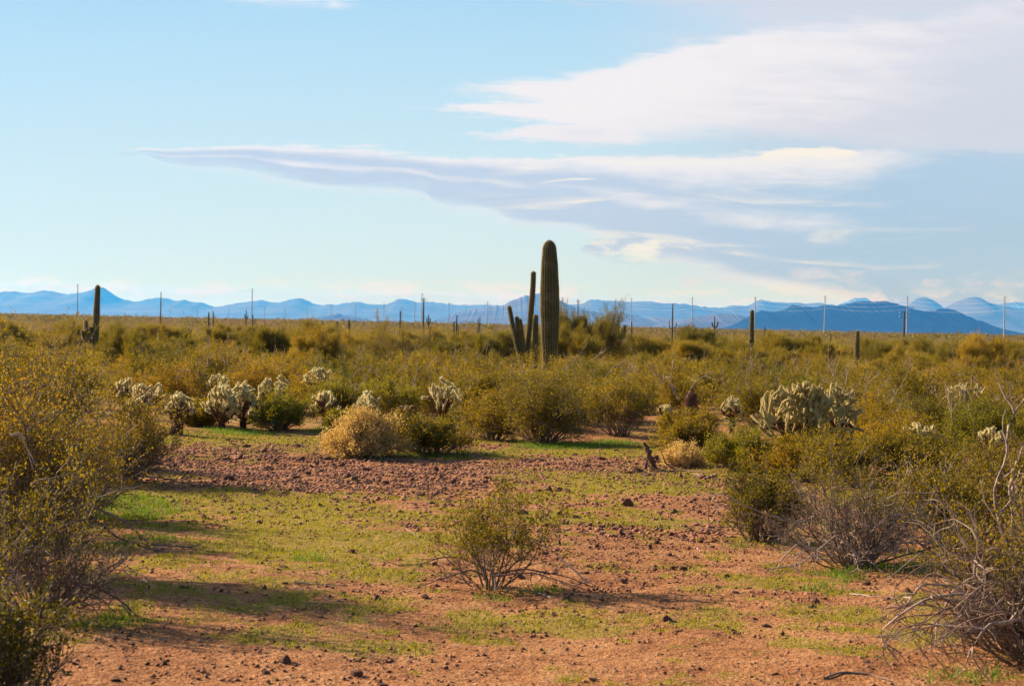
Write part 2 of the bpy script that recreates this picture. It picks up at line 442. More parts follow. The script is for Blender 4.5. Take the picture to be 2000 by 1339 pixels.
# ground
EL = [(1200, 1205, 350, 55, .2), (1560, 1230, 280, 50, .2), (880, 1245, 280, 40, .15), (1350, 1120, 200, 30, .15),  # green cover seen at photograph places: x, y, rx, ry, weight
 (520, 1050, 300, 70, .55), (300, 985, 220, 30, .4), (640, 985, 260, 26, .35), (480, 858, 220, 16, .6), (1130, 885, 190, 14, .55), (1250, 945, 230, 22, .45), (1250, 1010, 160, 18, .4),
 (1160, 930, 160, 14, .35), (640, 1150, 260, 40, .18), (1180, 1215, 260, 30, .15), (800, 1210, 250, 30, .15), (1350, 850, 90, 20, .4), (60, 1050, 160, 60, .3),
 (620, 920, 330, 34, -.6), (950, 1330, 900, 100, -.25), (1250, 1090, 260, 70, -.3), (1100, 905, 260, 10, -.35), (1280, 975, 200, 10, -.3), (1600, 1180, 300, 60, -.15), (300, 1290, 320, 80, -.3), (420, 945, 150, 10, -.3)]
LUSH = [(255, 1000, 110, 26), (215, 1215, 90, 16), (945, 1160, 50, 9), (1060, 1145, 70, 8), (1770, 1105, 110, 17), (1620, 1112, 60, 10), (1890, 1325, 110, 24), (600, 1097, 45, 10), (290, 1060, 90, 14),
        (1090, 868, 120, 12), (470, 842, 80, 8), (830, 890, 150, 7), (1440, 1060, 40, 8), (1600, 1145, 70, 9), (1660, 1128, 50, 8), (1200, 862, 60, 8), (660, 838, 60, 8), (200, 1000, 90, 20)]
ROCKY = [(560, 915, 290, 38, .9), (640, 955, 190, 16, .5), (1180, 905, 260, 12, .7), (1250, 1085, 260, 70, .55), (1000, 1130, 260, 60, .4), (1240, 920, 90, 16, .7), (900, 930, 200, 16, .5), (500, 1290, 300, 60, .35), (1350, 950, 180, 10, .5),
         (1100, 1180, 300, 40, .35), (1650, 1180, 200, 40, .3), (450, 890, 130, 20, .5), (640, 1150, 200, 30, .25)]
def ellsum(X, Y, L, wi=4):
    s = np.zeros_like(X)
    for e in L:
        q = ((X - e[0]) / e[2]) ** 2 + ((Y - e[1]) / e[3]) ** 2
        s = s + (e[wi] if len(e) > 4 else 1.) * np.exp(-q * 1.2)
    return s
def masks(x, y):
    yy = np.maximum(y, 3.0)
    X, Y = project(x, yy, np.zeros_like(x))
    n = fbm(x / .9, y / .9, 31, 4); n2 = fbm(x / .22, y / .22, 41, 3)
    cov = .40 + ellsum(X, Y, EL) + (n - .5) * 1.3 + (n2 - .5) * 1.5
    cov = sstep(.1, .85, cov)
    lush = sstep(.35, .85, ellsum(X, Y, LUSH) + (n2 - .5) * .8)
    rocky = np.clip(.12 + ellsum(X, Y, ROCKY) + (fbm(x / 1.3, y / 1.3, 51, 3) - .5) * .5, .02, 1)
    return cov, lush, rocky
def axis(lo, hi, step, far, n):
    g = np.geomspace(step, far, n)
    c = np.arange(lo, hi, step)
    return np.concatenate([(lo - np.cumsum(g))[::-1], c, hi + np.cumsum(g)])
gx = axis(-14, 14, .07, 3500, 46); gy = axis(6, 33, .07, 3500, 46)
GX, GY = np.meshgrid(gx, gy)
GZ = gz(GX, GY)
nearw = (1 - sstep(26, 34, GY)) * (1 - sstep(12, 15, np.abs(GX)))
cov, lush, rocky = masks(GX.ravel(), GY.ravel())
GZ = GZ + nearw * ((fbm(GX / .16, GY / .16, 77, 3) - .5) * .034 * (.6 + rocky.reshape(GX.shape)))
g = MB()
ny, nx = GX.shape
I = np.arange(nx * ny).reshape(ny, nx)
farb = sstep(30, 60, np.hypot(GX, GY)).ravel()
g.add(np.stack([GX, GY, GZ], -1), np.stack([I[:-1, :-1], I[:-1, 1:], I[1:, 1:], I[1:, :-1]], -1).reshape(-1, 4), np.clip(cov * (1 - farb) + .8 * farb + lush * .3, 0, 1))
m_, t, out = mat('desert_soil')
cv = t.new('ShaderNodeAttribute', attribute_name='cover').outputs['Fac']
P_ = t.new('ShaderNodeNewGeometry').outputs['Position']
n1 = t.noise(P_, 1.4, 5, .6); n2 = t.noise(P_, 28, 4, .7); n3 = t.noise(P_, 7, 4, .65)
soil = t.ramp(t.add(t.mul(n1, .5), t.mul(n3, .5)), [(.32, (.17, .06, .022)), (.48, (.34, .14, .052)), (.64, (.46, .225, .095))])
soil = t.mix(t.rng(n2, .55, .75), soil, (.52, .29, .16, 1)); soil = t.mix(t.rng(n2, .46, .32), soil, (.15, .06, .03, 1))
vor = t.new('ShaderNodeTexVoronoi'); vor.inputs['Scale'].default_value = 45; t.l.new(P_, vor.inputs['Vector'])
peb = t.mul(t.rng(vor.outputs['Distance'], .34, .22), t.rng(t.noise(P_, 20, 2), .5, .58))
vs = t.new('ShaderNodeSeparateColor'); t.l.new(vor.outputs['Color'], vs.inputs[0])
soil = t.mix(peb, soil, t.ramp(vs.outputs[0], [(0, (.09, .04, .03)), (.6, (.30, .15, .10)), (1, (.55, .36, .27))]))
gr = t.ramp(t.noise(P_, 11, 4, .7), [(.3, (.13, .14, .015)), (.5, (.25, .21, .025)), (.7, (.36, .27, .045))])
fc = t.mul(t.rng(t.add(cv, t.mul(t.sub(t.noise(P_, 38, 4, .75), .5), 2.6)), .40, .85), .62)
col = t.mix(fc, soil, gr)
ln = t.new('ShaderNodeVectorMath', operation='LENGTH'); t.l.new(P_, ln.inputs[0])
col = t.mix(t.rng(ln.outputs['Value'], 60, 150), col, t.ramp(t.noise(P_, .5, 4, .6), [(.3, (.07, .055, .02)), (.7, (.26, .15, .06))]))
b = bsdf(t, col, .95, .1)
bp = t.new('ShaderNodeBump'); bp.inputs['Distance'].default_value = .04; bp.inputs['Strength'].default_value = .8
t.l.new(t.add(t.add(n2, t.mul(n3, .8)), t.mul(peb, .5)), bp.inputs['Height']); t.l.new(bp.outputs[0], b.inputs['Normal'])
t.l.new(b.outputs[0], out.inputs[0])
tag(obj('ground', g.mesh('ground', m_, True, 'cover')), 'red gravelly desert soil with thin green ground cover', None, None, 'structure')

# ------------------------------------------------------------------ mountains
m_, t, out = mat('mountain_rock')
P_ = t.new('ShaderNodeNewGeometry').outputs['Position']
t.l.new(bsdf(t, t.ramp(t.noise(P_, .006, 6, .65), [(.35, (.002, .005, .006)), (.65, (.006, .014, .018))]), .95, .05).outputs[0], out.inputs[0])
M_mtn = m_
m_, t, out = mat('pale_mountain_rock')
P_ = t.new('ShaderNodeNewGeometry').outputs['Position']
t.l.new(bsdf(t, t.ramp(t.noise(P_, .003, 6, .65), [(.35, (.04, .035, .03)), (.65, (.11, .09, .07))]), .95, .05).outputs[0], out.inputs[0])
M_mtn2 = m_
def ridge(name, label, pts, dist, depth, seed, rough):
    A = np.array([AE(*p) for p in pts]); o = np.argsort(A[:, 0]); A = A[o]
    a = np.linspace(A[0, 0], A[-1, 0], 520)
    h = np.interp(a, A[:, 0], A[:, 1]) * dist
    h = np.convolve(np.pad(h, 1, 'edge'), [.2, .6, .2], 'valid')
    h = np.maximum(h + EYE + (fbm(a * 700, a * 0, seed, 4, .6) - .5) * rough * 2.2, 0)
    s = np.linspace(-1, 1, 61)
    X = np.repeat(a[None], 61, 0) * dist
    Y = dist + s[:, None] * depth + (fbm(a * 60, a * 0, seed + 4, 3) - .5)[None] * depth * .3 * 0
    fall = np.clip(1 - np.abs(s), 0, 1)[:, None] ** 1.15
    sp = fbm(X / (depth * .35), Y / (depth * .8), seed + 9, 5)
    Z = h[None] * fall * (1 - np.clip((1 - fall) * 1.6, 0, 1) * .9 * sp * 1.2)
    Z[0] = -30; Z[-1] = -30
    mb = MB(); I = np.arange(X.size).reshape(X.shape)
    mb.add(np.stack([X, Y, Z], -1), np.stack([I[:-1, :-1], I[:-1, 1:], I[1:, 1:], I[1:, :-1]], -1).reshape(-1, 4))
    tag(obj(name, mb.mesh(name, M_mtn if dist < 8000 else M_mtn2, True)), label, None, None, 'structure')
ridge('mountains', 'long pale blue jagged mountain range across the whole horizon',
 [(-700, 590), (-400, 575), (-150, 592), (-60, 578), (0, 570), (25, 569), (60, 572), (85, 566), (110, 570), (130, 574), (170, 570), (190, 560), (200, 559), (212, 567), (235, 583), (262, 589), (300, 582), (325, 581), (345, 588), (360, 584), (375, 590), (397, 590), (410, 597), (430, 599), (445, 595), (475, 590), (490, 589), (510, 585), (535, 592), (550, 590), (575, 583), (590, 583), (610, 592), (625, 596), (640, 594), (660, 595), (680, 590), (700, 590), (730, 595), (755, 594), (775, 585), (790, 582), (810, 590), (845, 589), (870, 593), (900, 595), (940, 595), (960, 595), (1000, 599), (1100, 598), (1115, 594), (1140, 593), (1150, 585), (1160, 583), (1180, 587), (1200, 588), (1235, 589), (1265, 588), (1300, 592), (1325, 592), (1360, 597), (1390, 601), (1410, 601), (1430, 596), (1465, 597), (1480, 585), (1490, 584), (1510, 590), (1530, 591), (1560, 590), (1577, 594), (1590, 590), (1610, 592), (1640, 598), (1660, 600), (1760, 604), (1774, 597), (1780, 590), (1790, 582), (1800, 580), (1812, 580), (1824, 586), (1842, 600), (1851, 602), (1857, 591), (1875, 588), (1877, 583), (1900, 580), (1915, 581), (1935, 592), (1960, 596), (1990, 604), (2100, 600), (2300, 590), (2700, 610)], 15000, 2600, 5, 8)
ridge('mountains', 'faint far pale peaks showing between the nearer dark hill tops',
 [(1600, 610), (1640, 594), (1655, 589), (1668, 582), (1690, 581), (1702, 588), (1730, 596), (1765, 600), (1850, 604), (1940, 600), (1960, 592), (1985, 589), (2010, 590), (2100, 604), (2300, 620)], 21000, 2600, 8, 8)
ridge('hills', 'blue triangular mountain behind the tall saguaro column',
 [(820, 634), (870, 620), (900, 607), (940, 602), (985, 595), (1005, 584), (1025, 577), (1045, 573), (1060, 572), (1085, 582), (1105, 592), (1125, 600), (1160, 609), (1200, 612), (1215, 610), (1232, 613), (1262, 622), (1290, 618), (1315, 622), (1345, 630), (1400, 640)], 10500, 2000, 12, 8)
ridge('hills', 'low blue hills in front of the long mountain range',
 [(560, 626), (590, 622), (625, 619), (645, 615), (660, 612), (675, 616), (700, 621), (740, 627), (1240, 639), (1290, 634), (1340, 622), (1370, 617), (1400, 613), (1420, 612), (1450, 616), (1490, 622), (1560, 634), (1620, 646)], 9000, 1500, 15, 6)
ridge('hills', 'dark blue flat-topped hill nearest to the desert flat',
 [(1380, 647), (1430, 636), (1450, 625), (1480, 608), (1490, 606), (1515, 609), (1535, 602), (1548, 595), (1565, 599), (1600, 598), (1625, 597), (1650, 595), (1665, 590), (1690, 588), (1720, 589), (1740, 590), (1765, 597), (1780, 600), (1800, 606), (1815, 608), (1835, 604), (1850, 603), (1865, 606), (1890, 617), (1930, 632), (1960, 645), (1985, 653), (2040, 662)], 7600, 1100, 20, 5)

# haze
hb = bmesh.new(); bmesh.ops.create_cube(hb, size=1)
hm = bpy.data.meshes.new('haze'); hb.to_mesh(hm)
m_, t, out = mat('haze_air')
vp = t.new('ShaderNodeVolumePrincipled')
vp.inputs['Color'].default_value = (*HAZE_C, 1)
vp.inputs['Absorption Color'].default_value = (1, 1, 1, 1)
vp.inputs['Density'].default_value = HAZE_D
vp.inputs['Anisotropy'].default_value = 0.3
t.l.new(vp.outputs[0], out.inputs['Volume'])
hm.materials.append(m_)
hz = obj('haze', hm); hz.scale = (44000, 26000, HAZE_TOP + 36); hz.location = (0, 11500, (HAZE_TOP - 36) / 2)
tag(hz, 'thin blue air over the desert flat fading the mountains', None, None, 'stuff')
# ------------------------------------------------------------------ plants
def wander(rng, P0, D0, L, n, up=0.0, jit=.25, droop=0.0):
    """batch of wandering curves; up bends them towards the sky"""
    m = len(P0); D = norm(D0); P = [P0]; st = (np.broadcast_to(L, (m,)) / (n - 1))[:, None]
    for i in range(n - 1):
        D = norm(D + rng.normal(size=(m, 3)) * jit + np.array([0, 0, 1.]) * (up - droop * i / n))
        P.append(P[-1] + D * st)
    return np.stack(P, 1)
def pick(rng, P, t):
    """points and tangents along curves P[idx] at parameter t"""
    n = P.shape[1]; f = t * (n - 1); i = np.clip(f.astype(int), 0, n - 2); f = (f - i)[:, None]
    k = np.arange(len(P)); a = P[k, i]; b = P[k, i + 1]
    return a * (1 - f) + b * f, norm(b - a)
def bush_parts(seed, H=1.2, Wd=1.8, nstem=26, nb=6, ntw=5, nleaf=14, leaf=.014, base_r=.09, up=.10, spread=62, low=False, thick=.009, leafstart=.35, jit=.16, asp=.5):
    rng = np.random.default_rng(seed)
    az = rng.uniform(0, 2 * math.pi, nstem); tilt = np.radians(spread) * rng.uniform(.02, 1, nstem) ** .75
    D = np.stack([np.sin(tilt) * np.cos(az), np.sin(tilt) * np.sin(az), np.cos(tilt)], 1)
    env = 1 / np.sqrt((np.sin(tilt) / (Wd / 2)) ** 2 + (np.cos(tilt) / H) ** 2)
    L = env * rng.uniform(.55, 1.1, nstem)
    P0 = np.stack([np.cos(az) * base_r * np.sqrt(tilt), np.sin(az) * base_r * np.sqrt(tilt), np.full(nstem, -.02)], 1)
    S0 = wander(rng, P0, D, L * .8, 8, up * .6, jit)
    st = MB()
    k = np.linspace(1, .35, 8)[None] * (thick * rng.uniform(.7, 1.5, nstem))[:, None]
    tubes(st, S0, k, 5)
    i1 = np.repeat(np.arange(nstem), nb); t1 = rng.uniform(.28, 1, len(i1))
    p, d = pick(rng, S0[i1], t1)
    B = wander(rng, p, d + rng.normal(size=p.shape) * .55, (L[i1] * rng.uniform(.22, .45, len(i1)) * (1.25 - t1 * .5)), 5, up, jit * 1.2)
    tubes(st, B, np.linspace(1, .4, 5)[None] * (thick * .42 * rng.uniform(.7, 1.3, len(i1)))[:, None], 4)
    i2 = np.repeat(np.arange(len(B)), ntw); t2 = rng.uniform(.2, 1, len(i2))
    p, d = pick(rng, B[i2], t2)
    T = wander(rng, p, d + rng.normal(size=p.shape) * .6, H * rng.uniform(.07, .17, len(i2)), 4, up, jit * 1.4)
    tubes(st, T, np.linspace(1, .5, 4)[None] * (thick * .2 * np.ones(len(i2)))[:, None], 3)
    fo = MB()
    hh = T[:, 0, 2] / H; keep = rng.uniform(size=len(T)) < sstep(leafstart - .25, leafstart + .15, hh)
    i3 = np.repeat(np.nonzero(keep)[0], nleaf); t3 = rng.uniform(.15, 1, len(i3)) ** .8
    p, d = pick(rng, T[i3], t3)
    q = len(p)
    sp_ = .9 * leaf
    leaves(fo, p + rng.normal(size=(q, 3)) * sp_, d + rng.normal(size=(q, 3)) * .8 + [0, 0, .3], leaf * rng.uniform(.7, 1.4, q), leaf * asp * rng.uniform(.8, 1.3, q), rng)
    return st, fo
def palo_parts(seed, H=2.2, Wd=3.0, nl=9, ntw=26, nf=60, fl=.16, fw=.009):
    rng = np.random.default_rng(seed)
    tr = MB()
    m = 3; az = rng.uniform(0, 6.28, m)
    P0 = np.stack([np.cos(az) * .08, np.sin(az) * .08, np.full(m, -.05)], 1)
    D = np.stack([np.cos(az) * .7, np.sin(az) * .7, np.ones(m)], 1)
    Tn = wander(rng, P0, D, H * .5, 6, .05, .2)
    tubes(tr, Tn, np.linspace(1, .6, 6)[None] * (.05 * H / 2.2 * np.ones(m))[:, None], 7)
    i1 = np.repeat(np.arange(m), nl); t1 = rng.uniform(.35, 1, len(i1))
    p, d = pick(rng, Tn[i1], t1)
    out_ = p.copy(); out_[:, 2] = 0
    Bn = wander(rng, p, norm(d + rng.normal(size=p.shape) * .8 + out_ * .5), rng.uniform(.5, 1, len(i1)) * Wd * .42, 6, .10, .2)
    tubes(tr, Bn, np.linspace(1, .35, 6)[None] * (.022 * np.ones(len(i1)))[:, None], 5)
    i2 = np.repeat(np.arange(len(Bn)), ntw); t2 = rng.uniform(.2, 1, len(i2))
    p, d = pick(rng, Bn[i2], t2)
    T = wander(rng, p, d + rng.normal(size=p.shape) * .7, H * rng.uniform(.12, .26, len(i2)), 4, .22, .2)
    tubes(tr, T, np.linspace(1, .5, 4)[None] * (.006 * np.ones(len(i2)))[:, None], 3)
    fo = MB(); i3 = np.repeat(np.arange(len(T)), nf); t3 = rng.uniform(.1, 1, len(i3))
    p, d = pick(rng, T[i3], t3); q = len(p)
    slivers(fo, p + rng.normal(size=(q, 3)) * .05, d + rng.normal(size=(q, 3)) * .55 + [0, 0, .5], fl * rng.uniform(.6, 1.4, q), fw * rng.uniform(.8, 1.4, q), rng)
    return tr, fo
def capsule(mb, P, R, sides=7): tubes(mb, P, R, sides)
def cholla_parts(seed, H=.9, Wd=.7, trunk=.45, njoint=120, jl=.135, jr=.018, spine=.026, nsp=130, upb=.75, sw=.0024, shaggy=True, trr=.055):
    rng = np.random.default_rng(seed)
    tr = MB(); P = wander(rng, np.array([[0, 0, -.05]]), np.array([[.1, 0, 1.]]), H * trunk + .05, 9, .3, .10)
    R = np.linspace(1, .75, 9)[None] * trr * rng.uniform(.85, 1.15, (1, 9))
    tubes(tr, P, R, 12)
    # shaggy dead stubs on the trunk
    k = 260; t = rng.uniform(0, 1, k); pp, dd = pick(rng, np.repeat(P, k, 0), t)
    rad = rng.normal(size=(k, 3)); rad -= dd * (rad * dd).sum(1)[:, None]; rad = norm(rad)
    slivers(tr, pp + rad * trr * .8, rad + [0, 0, -.5], rng.uniform(.02, .05, k), .006, rng)
    # joints growing outwards and upwards
    tips = []; segs = []
    n0 = 9
    top, _ = pick(rng, np.repeat(P, n0, 0), rng.uniform(.6, 1, n0))
    for i in range(n0):
        a = i / n0 * 6.28 + rng.uniform(-.3, .3); e = rng.uniform(.1, 1.0)
        tips.append((top[i], np.array([math.cos(a), math.sin(a), e]), 0))
    out = []
    c0 = top.mean(0)
    while tips and len(out) < njoint:
        i = rng.integers(0, max(1, min(len(tips), 14))); p, d, gen = tips.pop(i)
        d = d + rng.normal(size=3) * .38 + np.array([0, 0, upb * .5]); d /= np.linalg.norm(d)
        L = jl * rng.uniform(.7, 1.2)
        e = p + d * L
        rel = e - c0
        if (rel[0] ** 2 + rel[1] ** 2) / (Wd / 2) ** 2 + (max(rel[2], 0) / (H * (1.02 - trunk))) ** 2 > 1.1 or rel[2] < -.35 * H * trunk:
            if gen < 3: tips.append((p, np.array([rng.normal() * .4, rng.normal() * .4, 1.]), gen + 1))
            continue
        mid = p + d * L * .5 + rng.normal(size=3) * L * .05
        out.append((p, mid, e, gen))
        for _ in range(rng.integers(1, 4)): tips.append((e, d + rng.normal(size=3) * .5, gen + 1))
    A = np.array([[o[0], o[0] * .7 + o[1] * .3, o[1], o[1] * .35 + o[2] * .65, o[2]] for o in out])
    m = len(A); rr = jr * rng.uniform(.85, 1.15, m)
    hz_ = A[:, -1, 2] / max(A[:, -1, 2].max(), .01); rxy = np.hypot(A[:, -1, 0] - c0[0], A[:, -1, 1] - c0[1]) / (Wd / 2)
    young = (np.array([o[3] for o in out]) >= 2) & ((hz_ > .62) | (rxy > .62))
    body = MB()
    for fl in (0, 1):
        sel = young == bool(fl)
        if sel.any(): tubes(body, A[sel], rr[sel, None] * np.array([[.55, .95, 1.05, .95, .25]]), 8, attr=float(fl))
    sps = []
    for fl in (1, 0):
        sp = MB(); sps.append(sp); own = np.nonzero(young == bool(fl))[0]
        if not len(own): continue
        k = len(own) * nsp; ii = np.repeat(own, nsp); t = rng.uniform(.02, 1, k)
        pp, dd = pick(rng, A[ii], t)
        rad = rng.normal(size=(k, 3)); rad -= dd * (rad * dd).sum(1)[:, None] * .8; rad = norm(rad)
        slivers(sp, pp + rad * (rr[ii] * .8)[:, None], rad + rng.normal(size=(k, 3)) * .3 + dd * .25, spine * rng.uniform(.6, 1.3, k), sw, rng)
    return tr, body, sps
def ribbed(mb, P, R, ribs=16, depth=.13, per=4):
    """fluted cactus column along one curve, domed at the tip"""
    n = len(P); T = np.gradient(P, axis=0); T = norm(T)
    a = np.array([1., 0, 0]); A = []
    for i in range(n):
        a = a - T[i] * (a @ T[i]); a /= np.linalg.norm(a); A.append(a)
    A = np.array(A); B = np.cross(T, A); k = ribs * per
    th = np.arange(k) / k * 2 * math.pi
    crest = (np.cos(th * ribs) * .5 + .5)
    rr = 1 - depth + depth * crest ** .8
    V = P[:, None] + (R[:, None] * rr[None])[..., None] * (A[:, None] * np.cos(th)[None, :, None] + B[:, None] * np.sin(th)[None, :, None])
    I = np.arange(n * k).reshape(n, k)
    F = np.stack([I[:-1], np.roll(I[:-1], -1, 1), np.roll(I[1:], -1, 1), I[1:]], -1).reshape(-1, 4)
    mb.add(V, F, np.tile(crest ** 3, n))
    return V.reshape(n, k, 3)
def column(path, rad, nseg=40, taper=(.72, 1.0, .92, .8), ribs=16, wob=.02, seed=0):
    """resample a coarse path, return curve and radii with a domed tip"""
    path = np.array(path, float); d = np.concatenate([[0], np.cumsum(np.linalg.norm(np.diff(path, axis=0), axis=1))])
    tot = d[-1]
    s = np.concatenate([np.linspace(0, tot - rad * .9, nseg), tot - rad * .9 + rad * .9 * np.sin(np.linspace(.15, 1.5, 8))])
    def cr(j):
        # smooth the corners with a small moving average
        v = np.interp(s, d, path[:, j]); q = np.pad(v, 3, 'edge'); return np.convolve(q, np.ones(7) / 7, 'valid')
    P = np.stack([cr(0), cr(1), np.interp(s, d, path[:, 2])], 1)
    t = s / tot
    R = rad * np.interp(t, np.linspace(0, 1, len(taper)), taper)
    rng = np.random.default_rng(seed)
    R = R * (1 + wob * np.interp(t, np.linspace(0, 1, 14), rng.normal(size=14)))
    dome = np.sqrt(np.clip(1 - ((s - (tot - rad * .9)) / (rad * .9)).clip(0, 1) ** 2, .02, 1))
    return P, R * dome
def sag_spines(mb, V, rng, every=2, L=.022, wd=.0035, per=4, dens=4):
    n, k, _ = V.shape
    c = V.mean(1, keepdims=True); N = norm(V - c)
    P = V[::every, ::per].reshape(-1, 3); Nn = N[::every, ::per].reshape(-1, 3)
    P = np.repeat(P, dens, 0); Nn = np.repeat(Nn, dens, 0); q = len(P)
    hgt = np.linalg.norm(V[every, 0] - V[0, 0])
    slivers(mb, P + np.array([0, 0, 1]) * rng.uniform(-.5, .5, (q, 1)) * hgt, Nn + rng.normal(size=(q, 3)) * .5, L * rng.uniform(.6, 1.3, q), wd, rng)
def saguaro(name_label, base, stem, arms=(), ribs=16, seed=0, group=None, spines=True, sk=None, taper=(.72, .95, 1.0, .88, .74)):
    """stem and arms are (path relative to the base, radius)"""
    rng = np.random.default_rng(seed)
    root = empty('saguaro_cactus', tuple(base))
    tag(root, name_label, 'cactus', group)
    far = base[1] > 110
    for j, (path, rad) in enumerate([stem] + list(arms)):
        if path is None: continue
        mb = MB(); P, Rr = column(path, rad, 60 if not far else 14, taper if j == 0 else (.6, .9, 1, .95, .85), seed=seed + j)
        V = ribbed(mb, P, Rr, ribs if j == 0 else max(8, ribs - 5), .16 if not far else .12, 4)
        mb.add(P[-1:], np.zeros((0, 3), int))
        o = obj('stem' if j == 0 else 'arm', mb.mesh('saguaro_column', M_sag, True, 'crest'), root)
        if spines and not far:
            sp = MB(); sag_spines(sp, V, rng, 1 if base[1] < 70 else 2, .028, .005 if base[1] < 70 else .010)
            obj('spines', sp.mesh('saguaro_spines', M_sagsp), o)
    return root
def place_tree(proto, loc, rz, sc, label, group, first=False):
    r = proto
    if not first:
        r = proto.copy(); COL.objects.link(r)
        for ch in list(proto.children):
            c = ch.copy(); COL.objects.link(c); c.parent = r
    r.location = tuple(loc); r.rotation_euler = (0, 0, rz); r.scale = sc if not np.isscalar(sc) else (sc, sc, sc)
    r['label'] = label
    if group: r['group'] = group
    elif 'group' in r: del r['group']
    return r
used = set()
def place(proto, *a):
    f = proto.name not in used; used.add(proto.name)
    return place_tree(proto, *a, first=f)
def make_bush(name, cat, parts, mats, names=('branches', 'foliage')):
    root = empty(name, (0, 0, -50)); root['category'] = cat; root['label'] = 'x'
    for p, m, nm in zip(parts, mats, names):
        obj(nm, p.mesh(name + '_' + nm, m, nm == 'trunk'), root)
        zz = np.concatenate(p.v); root['height_m'] = float(np.percentile(zz[:, 2], 99.3)); root['width_m'] = float(np.percentile(zz[:, 0], 98.5) - np.percentile(zz[:, 0], 1.5))
    return root
def add_dead(root, H, Wd, seed, n=6):
    r_ = np.random.default_rng(seed); az = r_.uniform(0, 6.28, n); tl = r_.uniform(.2, 1.1, n)
    D = np.stack([np.sin(tl) * np.cos(az), np.sin(tl) * np.sin(az), np.cos(tl)], 1); env = 1 / np.sqrt((np.sin(tl) / (Wd / 2)) ** 2 + (np.cos(tl) / H) ** 2)
    P = wander(r_, D * .1, D, env * r_.uniform(.9, 1.3, n), 9, .04, .2, .1); dm = MB()
    tubes(dm, P, np.linspace(1, .4, 9)[None] * (r_.uniform(.006, .010, n))[:, None], 4)
    i = np.repeat(np.arange(n), 3); p, dd = pick(r_, P[i], r_.uniform(.5, .95, len(i)))
    tubes(dm, wander(r_, p, dd + r_.normal(size=p.shape) * .6, r_.uniform(.12, .3, len(i)), 5, .03, .25), np.linspace(1, .5, 5)[None] * np.full((len(i), 1), .004), 3)
    obj('dead_branches', dm.mesh('dead_branches', M_dead), root)
# distinct creosote shapes: near (fine leaves) and farther (coarser leaves)
creo_n = [make_bush('creosote_bush', 'bush', bush_parts(100 + i, 1.25, 1.9, 34, 8, 7, 13, .018, .08), (M_stem, M_creo)) for i in range(4)]
creo_m = [make_bush('creosote_bush', 'bush', bush_parts(200 + i, 1.2, 1.9, 30, 7, 6, 15, .030, .08, leafstart=.2), (M_stem, M_creo)) for i in range(5)]
creo_g = [make_bush('creosote_bush', 'bush', bush_parts(260 + i, 1.1, 1.7, 30, 7, 6, 15, .030, .08, leafstart=.15), (M_stem, M_green)) for i in range(2)]
for q_ in creo_m + creo_g: add_dead(q_, 1.2, 1.9, len(q_.name) * 7 + int(q_['height_m'] * 1e5) % 999)
palo = [make_bush('palo_verde_tree', 'tree', palo_parts(300 + i), (M_stem, M_palo), ('trunk', 'crown')) for i in range(4)]
# ------------------------------------------------------------------ named plants near the camera
def mpx(px_h, dist): return px_h * dist / FPX
def near_bush(label, x, y, h, wpx, seed, proto=None, rz=None, **kw):
    """a creosote with its own shape at a photograph pixel, h and wpx in photograph pixels"""
    b = G(x, y); d = b[1]
    prm = dict(nstem=34, nb=8, ntw=6, nleaf=10, leaf=.0125); prm.update(kw); prm['leaf'] *= 1.5
    m_leaf = prm.pop('mleaf', M_creo); m_stem = prm.pop('mstem', M_stem)
    deadn = prm.pop('dead', 0); name = prm.pop('name', 'creosote_bush'); cat = prm.pop('cat', 'bush')
    H, Wd = mpx(h, d), mpx(wpx, d)
    root = make_bush(name, cat, bush_parts(seed, H, Wd, **prm), (m_stem, m_leaf))
    root.location = tuple(b - [0, 0, .01]); root['label'] = label
    if deadn:
        rng = np.random.default_rng(seed + 5)
        dm = MB(); az = rng.uniform(0, 6.28, deadn); tl = rng.uniform(.5, 1.35, deadn)
        D = np.stack([np.sin(tl) * np.cos(az), np.sin(tl) * np.sin(az), np.cos(tl)], 1)
        L = rng.uniform(.5, 1.05, deadn) * max(H, Wd / 2)
        Pm = wander(rng, np.zeros((deadn, 3)) + D * .05, D, L, 10, .03, .22, .18)
        tubes(dm, Pm, np.linspace(1, .3, 10)[None] * (rng.uniform(.003, .0065, deadn))[:, None], 5)
        i = np.repeat(np.arange(deadn), 4); p, dd = pick(rng, Pm[i], rng.uniform(.3, .95, len(i)))
        B = wander(rng, p, dd + rng.normal(size=p.shape) * .7, rng.uniform(.12, .35, len(i)) * H, 6, 0, .3, .1)
        tubes(dm, B, np.linspace(1, .3, 6)[None] * (rng.uniform(.002, .0045, len(i)))[:, None], 4)
        obj('dead_branches', dm.mesh('dead_branches', M_dead), root)['label'] = 'bleached bare crooked branches'
    return root
